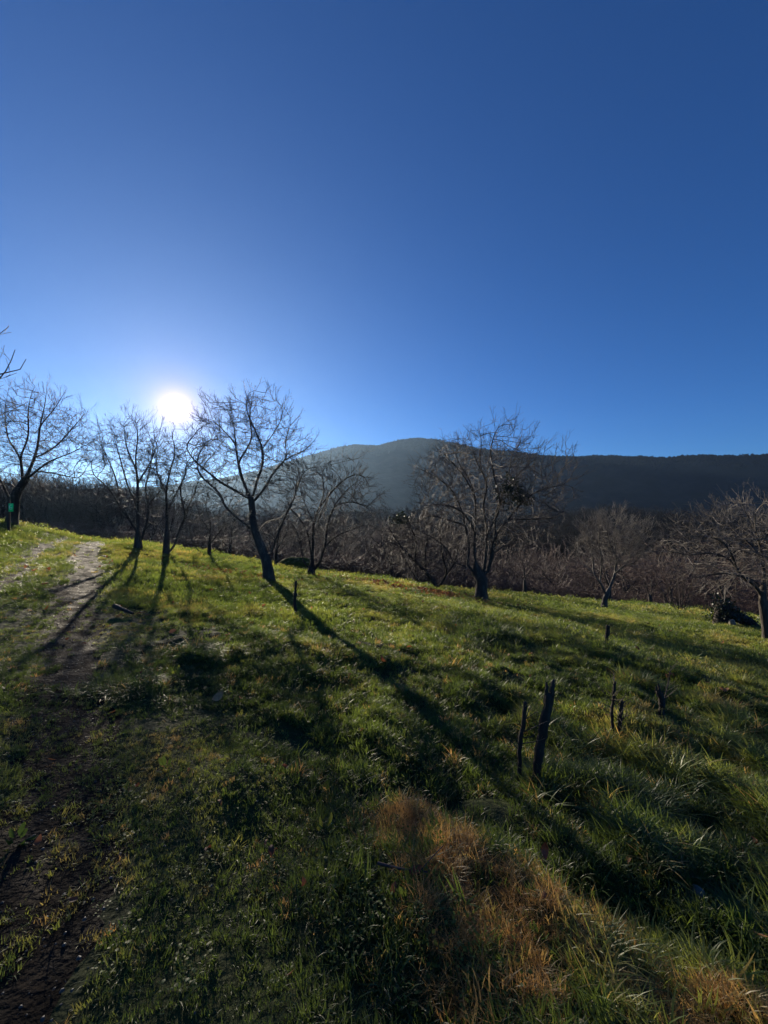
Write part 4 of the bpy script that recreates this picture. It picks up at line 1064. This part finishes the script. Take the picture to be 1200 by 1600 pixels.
sc1 = sc1 * np.where(idx >= 9, 0.75, 1) * np.where((idx >= 6) & (idx < 9), 0.5 + 0.9 * np.clip(fbm(x * 2.6, y * 2.6, 95, 2), 0, 1) + rng.uniform(0, 0.25, n), 1)
scl = np.c_[sc1, sc1, sc1]
lay(p[keep], idx[keep], scl[keep], tt[keep])
# middle
p = jitter_grid(-22, 20, 6.6, 17.5, 0.105, rng); p = p[in_view(p, 2.0)]
x, y = p.T; n = len(p)
keep = rng.random(n) > np.clip(1.15 * soil_amount(x, y), 0, 0.97)
keep &= rng.random(n) < np.where(y > 11, 0.7, 1)
keep &= rng.random(n) > 0.8 * litter(x, y)
tm = tall_mask(x, y)
idx = np.where(rng.random(n) < 0.5, 12, 3)
nearp = np.minimum(seg_dist(x, y, PATH_C[::3]), seg_dist(x, y, PATH_L[::3])) < 0.75
idx = np.where(nearp & (idx == 12), 0, idx)
idx = np.where(rng.random(n) < 0.45 * tm, 6, idx) + rng.integers(0, 3, n)
s = rng.uniform(0.7, 1.3, n) * np.where(idx < 9, 1.5, 1.0) * (1 + 0.35 * fbm(x * 0.8, y * 0.8, 97, 3))
tt = np.clip(tint_at(x, y, n) + 0.05, 0.03, 0.58)
lay(p[keep], idx[keep], np.c_[s, s, s * np.where(idx >= 12, 0.9, 0.8)][keep], tt[keep])
# far
p = jitter_grid(-34, 40, 16.8, 40, 0.30, rng); p = p[in_view(p, 2.0)]
x, y = p.T; n = len(p)
keep = rng.random(n) > np.maximum(soil_amount(x, y) * 0.7, 0.85 * litter(x, y))
s = rng.uniform(0.7, 1.3, n); tt = np.clip(tint_at(x, y, n) + 0.06, 0.06, 0.58)
lay(p[keep], (15 + rng.integers(0, 3, n))[keep], np.c_[s, s, s * 0.9][keep], tt[keep])
scatter('grass', np.concatenate(P_), np.concatenate(RT), np.concatenate(S_), np.concatenate(I_), np.concatenate(T_), shapes, M['grass'], 'uneven winter grass, short by the track and tussocky to the right', 'grass')

# clover and broad leaves
def rosette(rng, n, L, w, stem, flat):
    Vs, Fs = [], []; g = Geo()
    for i in range(n):
        a = rng.uniform(0, 6.28); inc = rng.uniform(*flat); l_ = L * rng.uniform(0.6, 1.2)
        o = np.array([math.cos(a), math.sin(a), 0]) * stem * rng.uniform(0.3, 1.2); o[2] = rng.uniform(0.4, 1.0) * stem * 1.1
        d = np.array([math.cos(a) * math.cos(inc), math.sin(a) * math.cos(inc), math.sin(inc)]); s_ = np.array([-math.sin(a), math.cos(a), 0]) * w * l_ / L
        up_ = np.cross(d, s_ / np.linalg.norm(s_)) * -1
        pts = [o, o + d * l_ * 0.35 - s_ + up_ * 0.12 * l_, o + d * l_ * 0.4, o + d * l_ * 0.35 + s_ + up_ * 0.12 * l_, o + d * l_ * 0.8 - s_ * 0.75 + up_ * 0.06 * l_, o + d * l_ * 0.85, o + d * l_ * 0.8 + s_ * 0.75 + up_ * 0.06 * l_, o + d * l_ * 1.03 - up_ * 0.06 * l_]
        g.add(pts, [[0, 2, 1, 1], [0, 3, 2, 2]][:0] or [[1, 2, 5, 4], [2, 3, 6, 5]]); g.add(pts, [[0, 2, 1], [0, 3, 2], [4, 5, 7], [5, 6, 7]])
    return g.mesh('rosette')
cl = [rosette(rng, 26, 0.011, 0.0055, 0.045, (-0.2, 0.6)) for _ in range(3)] + [rosette(rng, 9, 0.045, 0.010, 0.02, (0.3, 1.1)) for _ in range(2)]
p = jitter_grid(-5, 5, 0.3, 5.0, 0.085, rng); p = p[in_view(p, 1.2)]; x, y = p.T; n = len(p)
wgt = np.clip(0.12 + 0.8 * fbm(x * 1.1, y * 1.1, 121, 3), 0, 1) + 0.1 * sstep(0.75, 0.25, np.hypot(x - 0.22, (y - 1.55) * 0.9))
keep = (rng.random(n) < wgt) & (rng.random(n) > soil_amount(x, y)) ; p = p[keep]; n = len(p)
s = rng.uniform(0.7, 1.25, n); ix = np.where(rng.random(n) < 0.93, rng.integers(0, 3, n), rng.integers(3, 5, n))
scatter('clover', np.c_[p, ground_z(p[:, 0], p[:, 1]) + 0.008], np.c_[rng.normal(0, 0.2, (n, 2)), rng.uniform(0, 6.28, n)], np.c_[s, s, s], ix, rng.uniform(0, 1, n), cl, M['clover'], 'patches of clover and small broad leaves among the grass', 'clover')

# brown leaves under the stout tree and strewn about
lf = [leaf_mesh(0.14, 0.035, c_) for c_ in (0.3, 0.8, -0.5)]
def strew(cx, cy, ax_, ay_, rot, n):
    q = rng.normal(0, 1, (n, 2)) * [ax_, ay_]; c_, s_ = math.cos(rot), math.sin(rot)
    return np.c_[cx + q[:, 0] * c_ - q[:, 1] * s_, cy + q[:, 0] * s_ + q[:, 1] * c_]
a = px(655, 930, 17.2); b = px(560, 917, 17.4); c_ = px(375, 897, 14)
p = np.concatenate([strew(1.35, 17.2, 1.8, 0.62, -0.25, 3800), strew(b[0], b[1], 0.9, 0.5, -0.1, 260), strew(c_[0], c_[1], 1.0, 0.4, 0, 260),
                    np.c_[rng.uniform(-10, 10, 500), rng.uniform(3.5, 20, 500)], np.c_[rng.uniform(-3, 3, 60), rng.uniform(1.2, 4, 60)]])
n = len(p); s = rng.uniform(0.6, 1.2, n) * np.where(p[:, 1] < 5, 0.38, 0.9)
scatter('fallen_leaves', np.c_[p, ground_z(p[:, 0], p[:, 1]) + np.where(p[:, 1] < 8, 0.04, 0.05)], np.c_[rng.normal(0, 0.45, (n, 2)), rng.uniform(0, 6.28, n)], np.c_[s, s, s], rng.integers(0, 3, n), rng.random(n), lf, M['dead_leaf'], 'brown fallen leaves strewn on the lawn, thickest left of the stout tree', 'leaves')

# grit and clods on the track
def grit(seed):
    r_ = np.random.default_rng(seed); th = np.linspace(0, 6.283, 7, endpoint=False)
    V = [[0, 0, 0.5]] + [[0.55 * math.cos(a_) * r_.uniform(.7, 1.2), 0.5 * math.sin(a_) * r_.uniform(.7, 1.2), 0.32 * r_.uniform(.6, 1.3)] for a_ in th] + [[math.cos(a_) * r_.uniform(.7, 1.1), 0.85 * math.sin(a_) * r_.uniform(.7, 1.1), -0.1] for a_ in th]
    f3 = [[0, 1 + i, 1 + (i + 1) % 7] for i in range(7)]; f4 = [[1 + i, 8 + i, 8 + (i + 1) % 7, 1 + (i + 1) % 7] for i in range(7)]
    return mesh_np('grit', np.array(V), [np.array(f3), np.array(f4)], False)
p = jitter_grid(-14, 1, 0.2, 16, 0.035, rng); p = p[in_view(p, 1.2)]; x, y = p.T; n = len(p)
keep = rng.random(n) < (0.75 * soil_amount(x, y) + 0.02 * verge(x, y)) * np.where(y > 5, 0.16, 1); p = p[keep]; n = len(p)
s = 0.002 + 0.008 * rng.random(n) ** 4; s *= np.where(p[:, 1] > 5, 1.7, 1)
scatter('gravel', np.c_[p, ground_z(p[:, 0], p[:, 1]) + 0.012], np.c_[rng.normal(0, 0.25, (n, 2)), rng.uniform(0, 6.28, n)], np.c_[s, s, s], rng.integers(0, 4, n), rng.random(n), [grit(i) for i in range(4)], M['pebble'], 'wet grit and small clods on the dirt track', 'gravel')

# ------------------------------------------------------------------ morning haze in the valley
hx, hy0, hy1, hz0, hz1 = 3000, -700, 2000, -24, 192
v = np.array([[x, y, z] for x in (-hx, hx) for y in (hy0, hy1) for z in (hz0, hz1)])
hm = bpy.data.materials.new('haze'); hm.use_nodes = True; nt = hm.node_tree; nt.nodes.clear()
ho = nt.nodes.new('ShaderNodeOutputMaterial'); hv = nt.nodes.new('ShaderNodeVolumePrincipled')
hv.inputs['Color'].default_value = (0.44, 0.68, 1.0, 1); hv.inputs['Density'].default_value = 0.000125; hv.inputs['Anisotropy'].default_value = 0.62
nt.links.new(hv.outputs[0], ho.inputs['Volume'])
hz = obj('haze', mesh_np('haze', v, [np.array([[0, 1, 3, 2], [4, 6, 7, 5], [0, 4, 5, 1], [2, 3, 7, 6], [0, 2, 6, 4], [1, 5, 7, 3]])], False), hm)
tag(hz, 'thin bluish morning haze filling the valley', 'haze', kind='stuff')
